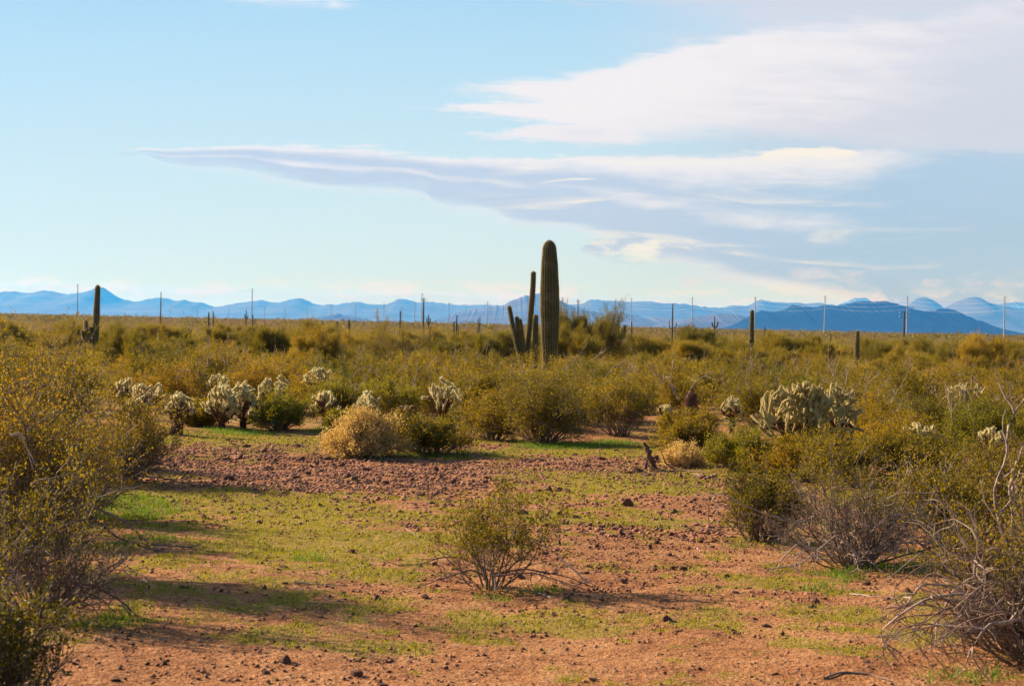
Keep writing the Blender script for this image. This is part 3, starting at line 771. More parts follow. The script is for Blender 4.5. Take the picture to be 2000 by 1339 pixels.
def twigs(root, label, curves, rad, seed, mat_=None, sub=3, sl=.25, nm='dead_branch'):
    """bare crooked branches given as lists of points in the air, in world space"""
    rng = np.random.default_rng(seed)
    for c in curves:
        c = np.array(c, float); d = np.concatenate([[0], np.cumsum(np.linalg.norm(np.diff(c, axis=0), axis=1))])
        s = np.linspace(0, d[-1], 22)
        P = np.stack([np.interp(s, d, c[:, j]) for j in range(3)], 1)
        P[1:-1] = (P[:-2] + P[1:-1] * 2 + P[2:]) / 4
        P += np.cumsum(rng.normal(size=P.shape), 0) * .0025 * d[-1]
        mb = MB(); tubes(mb, P[None], np.linspace(1, .35, 22)[None] * rad, 6)
        if sub:
            i = np.zeros(sub, int); p, dd = pick(rng, P[None][i], rng.uniform(.35, .95, sub))
            B = wander(rng, p, dd + rng.normal(size=p.shape) * .6, rng.uniform(.5, 1.2, sub) * sl, 7, .02, .25, .05)
            tubes(mb, B, np.linspace(1, .3, 7)[None] * (rad * .5 * np.ones(sub))[:, None], 5)
        me = mb.mesh(nm, mat_ or M_dead, True)
        o = obj(nm, me, root)
        if root is not None: o.location = -Vector(root.location)
        if label: o['label'] = label
    return o

bR12 = near_bush('creosote bush hiding the foot of the great branching cholla', 1565, 938, 95, 230, 43, nstem=46, leaf=.016, dead=3, leafstart=.15)
bC8 = near_bush('small creosote bush between the wide cholla mound and the rust-brown cholla', 385, 832, 62, 100, 44, nstem=40, leaf=.019, leafstart=.1)
bC9 = near_bush('small green bush at the foot of the twin chollas', 668, 838, 48, 70, 45, nstem=36, leaf=.018, leafstart=.1, mleaf=M_green)
# left side
bL1 = near_bush('huge olive and rust creosote bush filling the picture edge beside the red clearing', 10, 1120, 545, 410, 11, nstem=46, nb=9, ntw=7, nleaf=13, leaf=.013, dead=5, spread=58)
bL2 = near_bush('round creosote bush at the clearing edge casting a long shadow over green ground', 240, 940, 215, 270, 12, nstem=40, dead=4, leaf=.015)
bL3 = near_bush('creosote bush with bent silvery branches sprawling low over the clearing', 70, 1195, 350, 420, 13, nstem=30, dead=12, leafstart=.45, spread=78)
bL4 = near_bush('creosote bush nearest the camera at the bottom corner, only its sprays in view', -40, 1400, 400, 420, 14, nstem=40, leaf=.013)
bL5 = near_bush('tall creosote bush with leafy sprigs rising above the skyline beside the armed saguaro', 60, 905, 300, 260, 15, nstem=44, leaf=.016, spread=50, dead=4)
bL6 = near_bush('rusty creosote bush between the huge edge bush and the round one', 125, 1010, 280, 260, 16, nstem=40, leaf=.014, dead=4)
bL7 = near_bush('creosote bush behind the huge edge bush with mostly rust-coloured leaves', -40, 930, 310, 330, 17, nstem=44, leaf=.016)
bL8 = near_bush('olive creosote bush wedged behind the bent silvery branches at the frame edge', 30, 1040, 330, 330, 18, nstem=40, leaf=.014, dead=3)
# centre
bC1 = near_bush('small sparse creosote bush alone in the middle of the red clearing', 958, 1148, 240, 390, 21, nstem=22, nb=6, ntw=6, nleaf=16, leaf=.0115, base_r=.05, leafstart=.38, spread=66, thick=.0055)
bC2 = near_bush('dry straw-coloured rounded shrub at the far edge of the clearing', 708, 892, 102, 185, 22, nstem=90, nb=8, ntw=6, nleaf=8, leaf=.018, leafstart=.1, thick=.004, mleaf=M_tan, mstem=M_deaddark, spread=80, name='dry_shrub', cat='shrub')
bC3 = near_bush('low spreading creosote bush touching the dry straw-coloured shrub', 840, 886, 86, 270, 23, nstem=46, leaf=.018, spread=82, dead=3, leafstart=.2)
bC4 = near_bush('broad rust-tinged creosote bush in front of the tall ribbed saguaro', 1060, 868, 150, 360, 24, nstem=60, leaf=.018, dead=4, leafstart=.2)
bC5 = near_bush('rounded creosote bush between the wide cholla and the cholla pair', 545, 838, 85, 140, 25, nstem=44, leaf=.019, leafstart=.2, mleaf=M_green)
bC6 = near_bush('creosote bush with tangled bare base right of the broad rust-tinged one', 1210, 850, 130, 230, 26, nstem=46, leaf=.018, dead=4, leafstart=.35)
bC7 = near_bush('creosote bush between the broad rust-tinged one and the low spreading one', 960, 858, 112, 200, 27, nstem=46, leaf=.018, leafstart=.2)
# right
bR1 = near_bush('creosote bush behind the dead stump at the clearing edge', 1345, 888, 100, 170, 31, nstem=44, leaf=.017, leafstart=.2, dead=2)
bR2 = near_bush('pale brittle shrub beside the dead stump', 1335, 908, 62, 90, 32, nstem=50, nb=7, ntw=5, nleaf=5, leaf=.014, leafstart=.1, thick=.003, mleaf=M_tan, mstem=M_deaddark, spread=75, name='dry_shrub', cat='shrub')
bR3 = near_bush('yellow green leafy bush between the dead stump and the great branching cholla', 1450, 918, 92, 210, 33, nstem=46, leaf=.016, leafstart=.1, mleaf=M_green, spread=75)
bR4 = near_bush('creosote bush with a dark clump of stems, smaller neighbour of the dead tangle bush', 1490, 1055, 165, 270, 34, nstem=34, leaf=.013, dead=8, leafstart=.35, nleaf=12)
bR5 = near_bush('creosote bush with a huge tangle of bare bent branches round its base', 1665, 1105, 250, 490, 35, nstem=50, leaf=.0125, dead=44, spread=84, leafstart=.58, thick=.007, nleaf=9)
bR6 = near_bush('creosote bush with lush grass at its foot, behind the curled branches', 1860, 1085, 240, 370, 36, nstem=44, leaf=.0135, dead=16, leafstart=.38, nleaf=12)
bR7 = near_bush('creosote bush in front of the great branching cholla', 1640, 950, 120, 260, 37, nstem=48, leaf=.015, dead=3)
bR8 = near_bush('creosote bush under the small white-tipped chollas', 1800, 950, 118, 280, 38, nstem=48, leaf=.015, dead=4, leafstart=.3)
bR9 = near_bush('leafy creosote bush behind the tall bare grey branch', 1960, 990, 150, 300, 39, nstem=48, leaf=.015, dead=4)
bR10 = near_bush('large creosote bush at the bottom corner under the tall bare grey branch', 2020, 1290, 450, 540, 40, nstem=36, nb=8, ntw=6, nleaf=10, leaf=.013, dead=24, spread=74, leafstart=.42)
bR11 = near_bush('creosote bush half hiding the great branching cholla from beside', 1745, 905, 105, 230, 41, nstem=50, leaf=.017)

def air(pts, d):
    return [at(x, d + (q[0] if q else 0), y) for x, y, *q in pts]
# long bare branches seen one by one
d = G(1665, 1105)[1]
twigs(bR5, 'single long bleached branch', [air([(1690, 1080), (1740, 1060), (1725, 1010), (1800, 1000), (1830, 1040), (1850, 1110)], d - .3), air([(1600, 1080), (1560, 1060), (1530, 1090), (1510, 1130)], d - .4),
     air([(1650, 1080), (1600, 1050), (1680, 1020), (1700, 960), (1760, 930), (1750, 900)], d - .2), air([(1680, 1090), (1640, 1040), (1560, 1100), (1500, 1110), (1470, 1130)], d - .5),
     air([(1640, 1060), (1560, 1020), (1480, 1000), (1400, 960), (1383, 990), (1388, 1040)], d), air([(1700, 1040), (1740, 1000), (1770, 1030), (1745, 1090), (1760, 1130)], d - .3)], .009, 71)
d = G(2010, 1290)[1]
curl = []
rg = np.random.default_rng(9)
for i in range(34):
    x0, y0 = 1990 + rg.uniform(-30, 30), 1230 + rg.uniform(-30, 40)
    top = rg.uniform(1095, 1230); reach = rg.uniform(1700, 1900); bot = rg.uniform(1180, 1330); q = rg.uniform(-.7, .5)
    curl.append(air([(x0, y0, 0), ((x0 + reach) / 2 + 60, (y0 + top) / 2 + rg.uniform(-40, 10), q * .5), (reach + 60 + rg.uniform(-20, 40), top, q), (reach + rg.uniform(-10, 20), (top + bot) / 2, q), (reach + rg.uniform(0, 90), bot, q)], d))
twigs(bR10, 'curled bare branch arching to the ground', curl[:30], .0065, 72, M_deaddark, 4, .22)
twigs(bR10, 'bleached bare branch', curl[30:] + [air([(1995, 1110), (1950, 1070), (1905, 1085), (1900, 1120)], d), air([(1960, 1250), (1900, 1170), (1860, 1140), (1800, 1135), (1760, 1190)], d)], .011, 73, M_dead, 3)
twigs(bR10, 'tall bare grey branch rising high above the bush', [air([(1985, 1260), (1972, 1150), (1968, 1060), (1940, 990), (1938, 950), (1960, 880), (1958, 840), (1975, 800), (2003, 770), (2010, 740)], d + .3),
     air([(1972, 1080), (1978, 1010), (1970, 950), (1985, 900), (2003, 880)], d + .3), air([(1968, 1060), (1950, 1010), (1990, 960), (2005, 920)], d + .3)], .012, 74, M_dead, 3)
d = G(952, 1148)[1]
twigs(bC1, 'bleached bare branch', [air([(955, 1140, -.1), (968, 1120, -.2), (955, 1095, -.3), (940, 1094, -.3)][::-1] + air([(969, 1150, -.3)], d), d) if False else air([(968, 1152, -.25), (967, 1125, -.25), (955, 1103, -.25), (940, 1095, -.25)], d),
     air([(1150, 1140, .1), (1105, 1100, .2), (1070, 1068, .3), (1035, 1056, .3)], d)], .007, 75, M_dead, 1, .12)
twigs(bC1, 'dark twig lying low over the soil', [air([(960, 1115), (900, 1090), (860, 1088), (820, 1103), (770, 1102), (742, 1090)], d), air([(950, 1125), (920, 1112), (870, 1128), (812, 1147)], d - .1), air([(965, 1125), (1040, 1120), (1090, 1135), (1140, 1150)], d - .2),
     air([(960, 1120), (1030, 1110), (1100, 1125), (1160, 1148)], d)], .007, 76, M_deaddark, 5, .2)
d = G(90, 1195)[1]
twigs(bL3, 'bent bare branch reaching over the clearing', [air([(110, 1180), (150, 1130), (190, 1145), (240, 1170), (280, 1210)], d), air([(120, 1170), (170, 1150), (215, 1142), (245, 1185), (262, 1210)], d), air([(100, 1170), (110, 1130), (130, 1128), (150, 1140)], d - .2),
     air([(60, 1090), (100, 1040), (150, 1015), (165, 1015), (185, 1032)], d)], .009, 77, M_deaddark, 4, .2)
d = G(240, 940)[1]
twigs(bL2, 'long bare branch reaching over the clearing', [air([(240, 930), (310, 935), (350, 945), (400, 958), (415, 975)], d - .2), air([(240, 920), (300, 900), (340, 910), (370, 940)], d)], .009, 78, M_stem, 4, .25)
twigs(bL6, 'long dark branch arching down to the green ground', [air([(170, 985), (220, 1005), (260, 1030), (290, 1062), (340, 1068), (405, 1078)], G(290, 1070)[1]), air([(180, 1010), (230, 1050), (280, 1068), (330, 1080)], G(290, 1078)[1])], .011, 79, M_deaddark, 5, .2)
twigs(bL5, 'leafless pale branch', [air([(20, 850), (40, 845), (55, 880)], 11.), air([(90, 905), (130, 860), (175, 805)], 13.), air([(60, 945), (80, 935), (105, 940)], 11.)], .008, 80, M_dead, 2)
twigs(bC6, 'pale forked dead branch', [air([(1325, 780), (1310, 755), (1285, 735), (1265, 712)], 30.), air([(1320, 770), (1308, 740), (1312, 715)], 30.), air([(1342, 775), (1355, 750), (1370, 735), (1395, 725)], 32.)], .014, 81, M_dead, 3, .4)
twigs(bC4, 'pale bent dead branch', [air([(1180, 740), (1200, 715), (1225, 712)], 33.), air([(1105, 722), (1125, 700), (1137, 685)], 33.), air([(825, 843), (840, 836), (841, 850)], 25.)], .012, 82, M_dead, 2, .3)

# ------------------------------------------------------------------ chollas
def cholla(label, x, ytop, ybase, wpx, seed, name='teddy_bear_cholla', lean=0, dist=None, **kw):
    b = G(x, ybase) if dist is None else at(x, dist); d = b[1]
    H = (ybase - ytop) * d / FPX if dist is None else at(x, d, ytop)[2] - b[2]
    Wd = mpx(wpx * 1.25, d)
    msp = kw.pop('msp', M_straw)
    H *= 1.16 if name.startswith('teddy') else 1.05
    root = empty(name, tuple(b)); tag(root, label, 'cactus')
    tr, bo, sp = cholla_parts(seed, H, Wd, **kw)
    obj('trunk', tr.mesh('cholla_trunk', M_trunkc), root)
    j = obj('branches', bo.mesh('cholla_branches', M_choll, True, 'young'), root)
    obj('spines', sp[0].mesh('cholla_spines', msp), j)
    if sp[1].v: obj('old_spines', sp[1].mesh('cholla_old_spines', M_brownsp), j)
    root.rotation_euler = (0, lean, 0)
    return root
cholla('very wide low cholla mound with white-gold tips and dark base', 432, 757, 838, 70, 501, trunk=.2, njoint=125)
cholla('cholla with a drooping flank merging with the very wide low mound', 475, 752, 835, 74, 502, trunk=.2, njoint=130)
cholla('tall cholla with thick black trunk and fan of pale tips behind its twin', 619, 716, 812, 62, 503, trunk=.58, njoint=85, trr=.10)
cholla('cholla in front of the one with thick black trunk, with a low side cluster', 637, 769, 832, 60, 504, trunk=.42, njoint=85, trr=.08)
cholla('slanting cholla half hidden behind the dry straw-coloured shrub', 716, 768, 838, 62, 505, trunk=.4, njoint=85, trr=.07)
cholla('fan-shaped cholla with reddish trunk over the low spreading creosote', 862, 746, 838, 72, 506, trunk=.42, njoint=95, trr=.06)
cholla('shaggy rust-brown cholla with thick dark foot at the clearing edge', 343, 770, 850, 66, 507, trunk=.5, njoint=75, trr=.09)
cholla('cholla with a black gap beside it, highest of the cluster over the round creosote', 238, 733, 818, 46, 508, trunk=.5, njoint=60)
cholla('pale-tipped cholla between the rust-brown one and the highest of its cluster', 286, 742, 825, 60, 509, trunk=.45, njoint=75)
cholla('small cholla peeping low through the round creosote bush', 268, 768, 845, 46, 510, trunk=.5, njoint=70)
cholla('cholla rising behind the very wide low mound', 425, 732, 806, 56, 511, trunk=.5, njoint=60)
cholla('slanting cholla poking over the rounded creosote bush', 535, 726, 818, 60, 512, trunk=.5, njoint=75)
cholla('dead orange cholla skeleton between the slanting and the fan-shaped cholla', 797, 788, 840, 40, 513, trunk=.5, njoint=50, msp=M_brownsp)
cholla('lone cholla with red trunk and small white crown in the open', 1429, 776, 846, 38, 514, trunk=.55, njoint=60, trr=.05)
cholla('small cholla crown above the bush behind the dead stump', 1305, 790, 845, 36, 515, trunk=.55, njoint=40)
cholla('white-tipped small cholla with black trunk among the creosotes', 1772, 818, 925, 48, 516, trunk=.62, njoint=60)
cholla('white-tipped small cholla nearest the one with black trunk', 1818, 832, 930, 50, 517, trunk=.6, njoint=60)
cholla('white-tipped small cholla half hidden by the tall bare grey branch', 1938, 836, 935, 56, 518, trunk=.6, njoint=60)
big = dict(name='staghorn_cholla', jl=.17, jr=.016, spine=.016, nsp=130, upb=1.15, sw=.0024, trr=.05)
M_stag = plain_mat('buff_spines', (.62, .47, .20), (.86, .70, .38), 10, .7, 0, trans=.35)
cholla('great branching cholla with long buff arms spreading over the creosotes', 1550, 744, 925, 180, 521, trunk=.3, njoint=330, msp=M_stag, **big)
cholla('branching cholla growing against the great one', 1625, 752, 920, 110, 522, trunk=.35, njoint=190, msp=M_stag, **big)
cholla('distant branching cholla standing above the scrub beyond the small white-tipped ones', 1890, 744, 850, 120, 523, trunk=.35, njoint=180, msp=M_stag, **big)
# red barrel
b = at(1352, 33.)
root = empty('barrel_cactus', tuple(b)); tag(root, 'red-spined barrel cactus in the creosotes beyond the dead stump', 'cactus')
mb = MB(); P, Rr = column([(0, 0, -.05), (0, 0, .3), (.03, 0, .5)], .09, 24, (.8, 1, 1, .9)); V = ribbed(mb, P, Rr, 14, .2)
s_ = obj('stem', mb.mesh('barrel_stem', M_sag, True, 'crest'), root)
sp = MB(); sag_spines(sp, V, np.random.default_rng(2), 1, .05, .008, dens=5); obj('spines', sp.mesh('barrel_spines', M_red), s_)

# ------------------------------------------------------------------ saguaros
def sag(label, x, ytop, dist, wpx, arms=(), ribs=16, seed=0, group=None, lean=0, xb=None, **kw):
    """arms: (side in px, y of the elbow, y of the tip, width px, depth offset)"""
    b = at(x if xb is None else xb, dist); r = wpx / 2 * dist / FPX
    top = at(x, dist, ytop) - b
    path = [(0, 0, -.1), (top[0] * .3, 0, top[2] * .35), tuple(top)]
    A = []
    for sx, ye, yt, wa, *q in arms:
        e = at(x + sx, dist, ye) - b; tp = at(x + sx * (q[1] if len(q) > 1 else 1.1), dist, yt) - b
        dyy = q[0] if q else 0; ra = wa / 2 * dist / FPX
        ze = e[2] - ra * 1.5
        A.append(([(top[0] * .3, 0, ze - abs(e[0]) * .1), (e[0] * .55, dyy * .6, ze + ra * .2), (e[0] * .95, dyy, e[2] + ra * .6), (tp[0], dyy, tp[2])], ra))
    return saguaro(label, b, (path, r), A, ribs, seed, group, **kw)
sag('very tall thick ribbed saguaro column towering over the desert', 1073, 469, 58, 38, ribs=20, seed=1, xb=1077, taper=(.74, .78, .9, 1.0, .97, .86, .66))
d = 60; b = at(1036, d)
def rel(x, y, dd=0): return tuple(at(x, d + dd, y) - b)
saguaro('cluster of slim saguaro stems beside the very tall thick column', b, ([rel(1029, 745), rel(1029, 695), rel(1036, 620), rel(1041, 560), rel(1042, 530)], 5.6 * d / FPX),
        [([rel(1034, 730), rel(1020, 715), rel(1011, 680), rel(1002, 640), rel(994, 597)], 5 * d / FPX), ([rel(1034, 735), rel(1024, 715), rel(1020, 690), rel(1009, 618)], 5 * d / FPX),
         ([rel(1034, 735, .3), rel(1026, 715, .3), rel(1024, 690, .3), rel(1015, 622, .3)], 4.6 * d / FPX), ([rel(1034, 740, -.3), rel(1045, 715, -.3), rel(1046.5, 690, -.3), rel(1046, 614, -.3)], 5.8 * d / FPX)], 14, 2, taper=(.7, .7, .85, 1, .95, .9))
sag('tall saguaro with three short raised arms on one side among the edge creosotes', 191, 557, 56, 13.5, [(-22, 655, 625, 8.5), (-12, 652, 638, 8), (-28, 662, 645, 7)], 15, 3, xb=186)
sag('slim straight saguaro post standing before the dark flat-topped hill', 1469, 605, 82, 10.5, ribs=14, seed=4)
sag('slim straight saguaro post with pale crown below the dark flat-topped hill', 1675, 645, 74, 10.5, ribs=14, seed=5)
sag('short stubby saguaro with pale cap buried in palo verde before the skyline', 658, 627, 120, 7.5, seed=6)
sag('thin saguaro post just beyond the stubby pale-capped one', 682, 624, 140, 5, seed=7)
sag('tiny saguaro tip between the stubby one and the lone pale post', 630, 625, 190, 3, seed=8)
sag('lone short saguaro low in the green scrub with a pale domed top', 595, 657, 85, 7.5, seed=9)
sag('dark thin saguaro post, bigger of the pair under the peaks', 408, 609, 230, 3.6, seed=10)
sag('dark thin saguaro post, smaller of the pair under the peaks', 417, 608, 300, 2.4, seed=11)
sag('tiny dark saguaro with stub arms on the horizon by the tall steel pole', 481, 606, 330, 2.4, [(-3, 620, 614, 2), (3, 621, 616, 2)], 10, 12)
sag('tiny dark saguaro stump touching the tall steel pole', 494, 614, 330, 2.6, seed=13)
sag('dark thin saguaro behind the bare palo verde crown', 782, 607, 150, 3.4, seed=14)
sag('saguaro with crowded arms at the edge of the bare palo verde', 837, 614, 190, 3, [(-3.5, 630, 620, 2.6), (3, 632, 621, 2.6), (0, 632, 618, 2.6, -.4, 1)], 10, 15)
sag('short pale saguaro stub under the grey utility pole', 840, 637, 100, 5, seed=16)
sag('saguaro of medium height in the group of three on the flat', 887, 627, 170, 3.6, seed=17, group=None)
sag('tallest saguaro in the group of three on the flat', 892.5, 615, 170, 3.2, seed=18)
sag('shortest saguaro in the group of three on the flat', 896, 637, 150, 2.8, seed=19)
sag('taller of two tiny dark saguaros on the horizon before the blue triangular mountain', 937.5, 617, 240, 2.2, seed=20)
sag('shorter of two tiny dark saguaros on the horizon before the blue triangular mountain', 934, 621, 240, 2.2, seed=21)
sag('candelabra saguaro with several upright arms behind the shaggy palo verde', 1209, 613, 130, 3.4, [(-6, 655, 629, 3.2), (5, 656, 640, 3.2), (9, 658, 633, 3.4), (12, 660, 634, 3), (-2, 657, 638, 3, -.4, 1)], 12, 22)
sag('stubby saguaro at the foot of the candelabra one', 1196, 655, 100, 6, [(-5, 668, 661, 3.5)], 12, 23)
sag('short thin saguaro in the dip between the candelabra one and the dark one', 1234, 655, 105, 4.6, seed=24)
sag('dark short saguaro with a rounded stub at its foot', 1251, 659, 92, 6.5, [(7, 690, 683, 7)], 14, 25)
sag('tiny saguaro against the steel pole past the candelabra one', 1234, 628, 220, 3, seed=26)
sag('very tall thin saguaro with two small curved arms like a trident', 1314, 593, 170, 3.2, [(-7, 640, 626, 1.8, 0, 1.0), (7, 639, 629, 1.8, 0, 1.0)], 10, 27)
sag('small saguaro with two thick raised arms above the green palo verde', 1396, 617, 190, 2.8, [(-5, 636, 628, 3, 0, 1.1), (5.5, 637, 627, 3.2, 0, 1.1)], 10, 28)
sag('tiny saguaro tip on the skyline between the two armed ones', 1374, 640, 260, 1.8, seed=29)
sag('tiny saguaro tip on the skyline before the dark hill', 1493.5, 636, 260, 2.2, [(1.5, 645, 641, 1.5)], 8, 30)
sag('short dark saguaro stub in the brown scrub under the wooden pole', 1708, 654, 200, 2.4, seed=31)
sag('dark saguaro stub in brown scrub between wooden pole and last steel pole', 1871, 660, 190, 2.8, seed=32)
sag('small saguaro stub in the brown scrub close to the last steel pole', 1940, 662, 190, 3, seed=33)
sag('small saguaro stub in the brown scrub near a steel pole before the dark hill', 1623, 651, 200, 2.8, seed=34)

# ------------------------------------------------------------------ power line
def pole(label, x, ytop, dist, rad, group, wood=False, arms=2, armw=.55):
    b = at(x, dist); zt = at(x, dist, ytop)[2]; H = zt - b[2]
    root = empty('utility_pole', tuple(b)); tag(root, label, 'pole', group)
    mb = MB(); P = np.array([[[0, 0, -.5], [0, 0, H * .5], [0, 0, H]]]); tubes(mb, P, np.array([[1, .8, .55]]) * rad, 10)
    obj('shaft', mb.mesh('pole_shaft', M_wood if wood else M_steel, True), root)
    for k in range(arms):
        z = H * (.97 - .07 * k) if not wood else H * (.93 - .12 * k)
        mb = MB(); Pa = np.array([[[-armw, 0, z], [0, 0, z], [armw, 0, z]]]); tubes(mb, Pa, np.full((1, 3), rad * .25), 6)
        a = obj('crossarm', mb.mesh('crossarm', M_wood if wood else M_steel), root)
        ins = MB(); q = np.array([-armw, armw, 0.] if wood else [-armw, armw])
        Pi = np.stack([np.stack([q, q * 0, q * 0 + z + h_], 1) for h_ in (-.05, .12, .3)], 1)
        tubes(ins, Pi, np.tile([[.06, .11, .05]], (len(q), 1)), 6); obj('insulator', ins.mesh('insulators', M_wire), a)
    return b, H
steel = []
for k in range(0, 27):
    dist = 620 + 52.8 * k
    xs = {0: 1962, 1: 1772, 2: 1611, 3: 1475, 4: 1352, 5: 1233, 6: 1129, 7: 1036, 8: 952, 9: 877, 10: 810, 11: 750, 12: 694.5, 13: 646.5, 14: 600, 15: 557, 16: 517, 17: 481, 18: 447, 19: 415, 20: 386, 21: 359, 22: 333, 23: 310, 24: 286, 25: 265, 26: 244}[k]
    yt = np.interp(xs, [244, 333, 447, 557, 694, 877, 952, 1129, 1233, 1352, 1475, 1611, 1772, 1962], [607, 602, 599, 597, 591, 590, 588, 585, 581, 580, 579, 577, 577, 578])
    lab = {0: 'steel utility pole beyond the end of the dark hill slope', 1: 'steel utility pole beside the brown wooden pole', 2: 'steel utility pole before the dark hill crest', 3: 'steel utility pole behind the slim saguaro post',
           4: 'steel utility pole between the trident saguaro and the small thick-armed one', 5: 'steel utility pole between the candelabra and trident saguaros'}.get(k)
    b, H = pole(lab or 'thin steel utility pole in the receding line before the pale mountains', xs, float(yt), dist, .26, 'steel utility poles receding along the horizon' if lab is None else None, arms=2 if k < 12 else 0)
    steel.append((b, H))
steel2 = []
for x, yt, lab in ((-190, 548, 'tall steel pole past the picture edge'), (151, 555, 'tall steel pole standing before the highest peak of the pale range'), (492, 563, 'tall steel pole above the tiny dark saguaro stump'), (824, 572, 'tall steel pole just behind the grey wooden pole'), (1099, 580, 'tall steel pole behind the tall thick saguaro column')):
    steel2.append(pole(lab, x, yt, 800, .27, None, arms=1))
pole('dark wooden utility pole rising from the scrub, alone beneath the pale range', 314, 570, 300, .12, None, True, 0, .5)
pole('thick grey wooden pole next to a tall steel pole by the bare palo verde', 827.5, 581, 380, .22, None, True, 1, .5)
b, H = pole('brown wooden pole with crossarms next to a steel pole before the dark hill', 1766.5, 607, 430, .26, None, True, 2, 1.1)
pole('short wooden pole on the flat behind the shaggy palo verde', 1129, 584, 500, .2, None, True, 1, .5)
def cable(label, S_, zo, xo, r, sag_, group):
    P = []
    for (a, Ha), (b_, Hb) in zip(S_[:-1], S_[1:]):
        for t in np.linspace(0, 1, 13)[:-1]:
            p = a * (1 - t) + b_ * t; z = (a[2] + Ha * zo) * (1 - t) + (b_[2] + Hb * zo) * t - sag_ * 4 * t * (1 - t)
            P.append([p[0] + xo, p[1], z])
    P.append([S_[-1][0][0] + xo, S_[-1][0][1], S_[-1][0][2] + S_[-1][1] * zo])
    mb = MB(); P = np.array([P]); tubes(mb, P, np.full(P.shape[:2], r), 4)
    tag(obj('power_cable', mb.mesh('power_cable', M_wire)), label, 'cable', group)
ext = [(steel[0][0] * 2 - steel[1][0], steel[0][1])] + steel
for zo, lab in ((.975, 'top cable of the receding steel pole line'), (.90, 'second cable down of the receding steel pole line'), (.80, 'third cable down of the receding steel pole line'), (.70, 'lowest cable of the receding steel pole line')):
    cable(lab, ext, zo, 1.0, .022, 1.2, 'cables strung along the receding pole line')
s2 = [(x_[0], x_[1]) for x_ in steel2] + [(steel2[-1][0] * 2 - steel2[-2][0], steel2[-1][1])]
for zo, lab in ((.97, 'top cable of the tall steel pole line'), (.91, 'second cable down of the tall steel pole line'), (.85, 'third cable down of the tall steel pole line'), (.78, 'lowest cable of the tall steel pole line')):
    cable(lab, s2, zo, 0, .02, 1.8, 'cables strung along the tall steel poles')
# pale roof far off on the flat
# ------------------------------------------------------------------ scattered vegetation
rng = np.random.default_rng(77)
def poisson(x0, x1, y0, y1, rmin, n, ok, existing=()):
    pts = [tuple(e) for e in existing]; k0 = len(pts); cell = {}
    def key(x, y): return (int(x // rmin), int(y // rmin))
    for q in pts: cell.setdefault(key(q[0], q[1]), []).append(q)
    xs = rng.uniform(x0, x1, n); ys = rng.uniform(y0, y1, n)
    good = ok(xs, ys)
    for x, y in zip(xs[good], ys[good]):
        kx, ky = key(x, y); hit = False
        for a in (-1, 0, 1):
            for b in (-1, 0, 1):
                for q in cell.get((kx + a, ky + b), ()):
                    if (q[0] - x) ** 2 + (q[1] - y) ** 2 < rmin * rmin: hit = True; break
                if hit: break
            if hit: break
        if not hit: pts.append((x, y)); cell.setdefault((kx, ky), []).append((x, y))
    return np.array(pts[k0:])
LIM = np.array([(-600, 1050), (-100, 960), (0, 880), (180, 850), (300, 818), (500, 812), (660, 822), (1000, 838), (1250, 832), (1400, 822), (1550, 870), (2000, 915), (2150, 960), (2600, 1050)])
def okveg(x, y):
    X, Y = project(x, y, gz(x, y))
    return (Y < np.interp(X, LIM[:, 0], LIM[:, 1])) & (np.abs(x) < .30 * y + 3.5)
hand = [(o.location.x, o.location.y) for o in COL.objects if o.parent is None and o.type == 'EMPTY' and o.location.z > -40 and o.location.y < 100]
COLS = [(-9999, 'thronging round the armed edge saguaro'), (330, 'behind the cholla row'), (700, 'round the sparse skyline palo verde'), (985, 'round the foot of the tall thick saguaro'),
        (1240, 'behind the pale forked dead branches'), (1500, 'behind the great branching cholla'), (1740, 'round the distant branching cholla')]
def zone(p):
    X, Y = project(np.array([p[0]]), np.array([p[1]]), np.array([0.]))
    s_ = COLS[0][1]
    for a, b_ in COLS:
        if X[0] >= a: s_ = b_
    return s_
A1 = poisson(-30, 30, 20, 44, 1.35, 9000, okveg, hand)
A1 = A1[A1[:, 1] > 24] if len(A1) else A1
A2 = poisson(-40, 40, 44, 78, 2.3, 9000, okveg, hand)
pts = sorted([tuple(p) for p in A1] + [tuple(p) for p in A2], key=lambda q: q[1])[:262]
maxc = pts[-1][1]
CORR = [(985, 1102, 712, 57), (150, 222, 712, 55), (575, 615, 684, 84), (600, 660, 800, 29), (395, 505, 815, 28), (520, 560, 770, 30), (685, 750, 812, 29), (830, 905, 790, 29), (310, 375, 820, 26), (205, 325, 790, 29), (740, 830, 690, 61), (1455, 1485, 668, 81), (1660, 1692, 712, 73), (1194, 1226, 664, 128), (1240, 1262, 688, 90), (1400, 1458, 835, 28), (1480, 1680, 810, 22)]
def fit(x, y, sc, h=1.2, w_=.9):
    """keep a bush low where it would hide a cactus that stands free behind it"""
    X, _ = project(np.array([x]), np.array([y]), np.array([0.])); X = X[0]; hw = w_ * sc * FPX / y * .35
    for a, b_, ym, dm in CORR:
        if y < dm and X + hw > a and X - hw < b_:
            zt = at(X, y, ym)[2] - float(gz(x, y)); sc = min(sc, max(zt / h, .42))
    return sc
print('creosotes', len(pts), maxc)
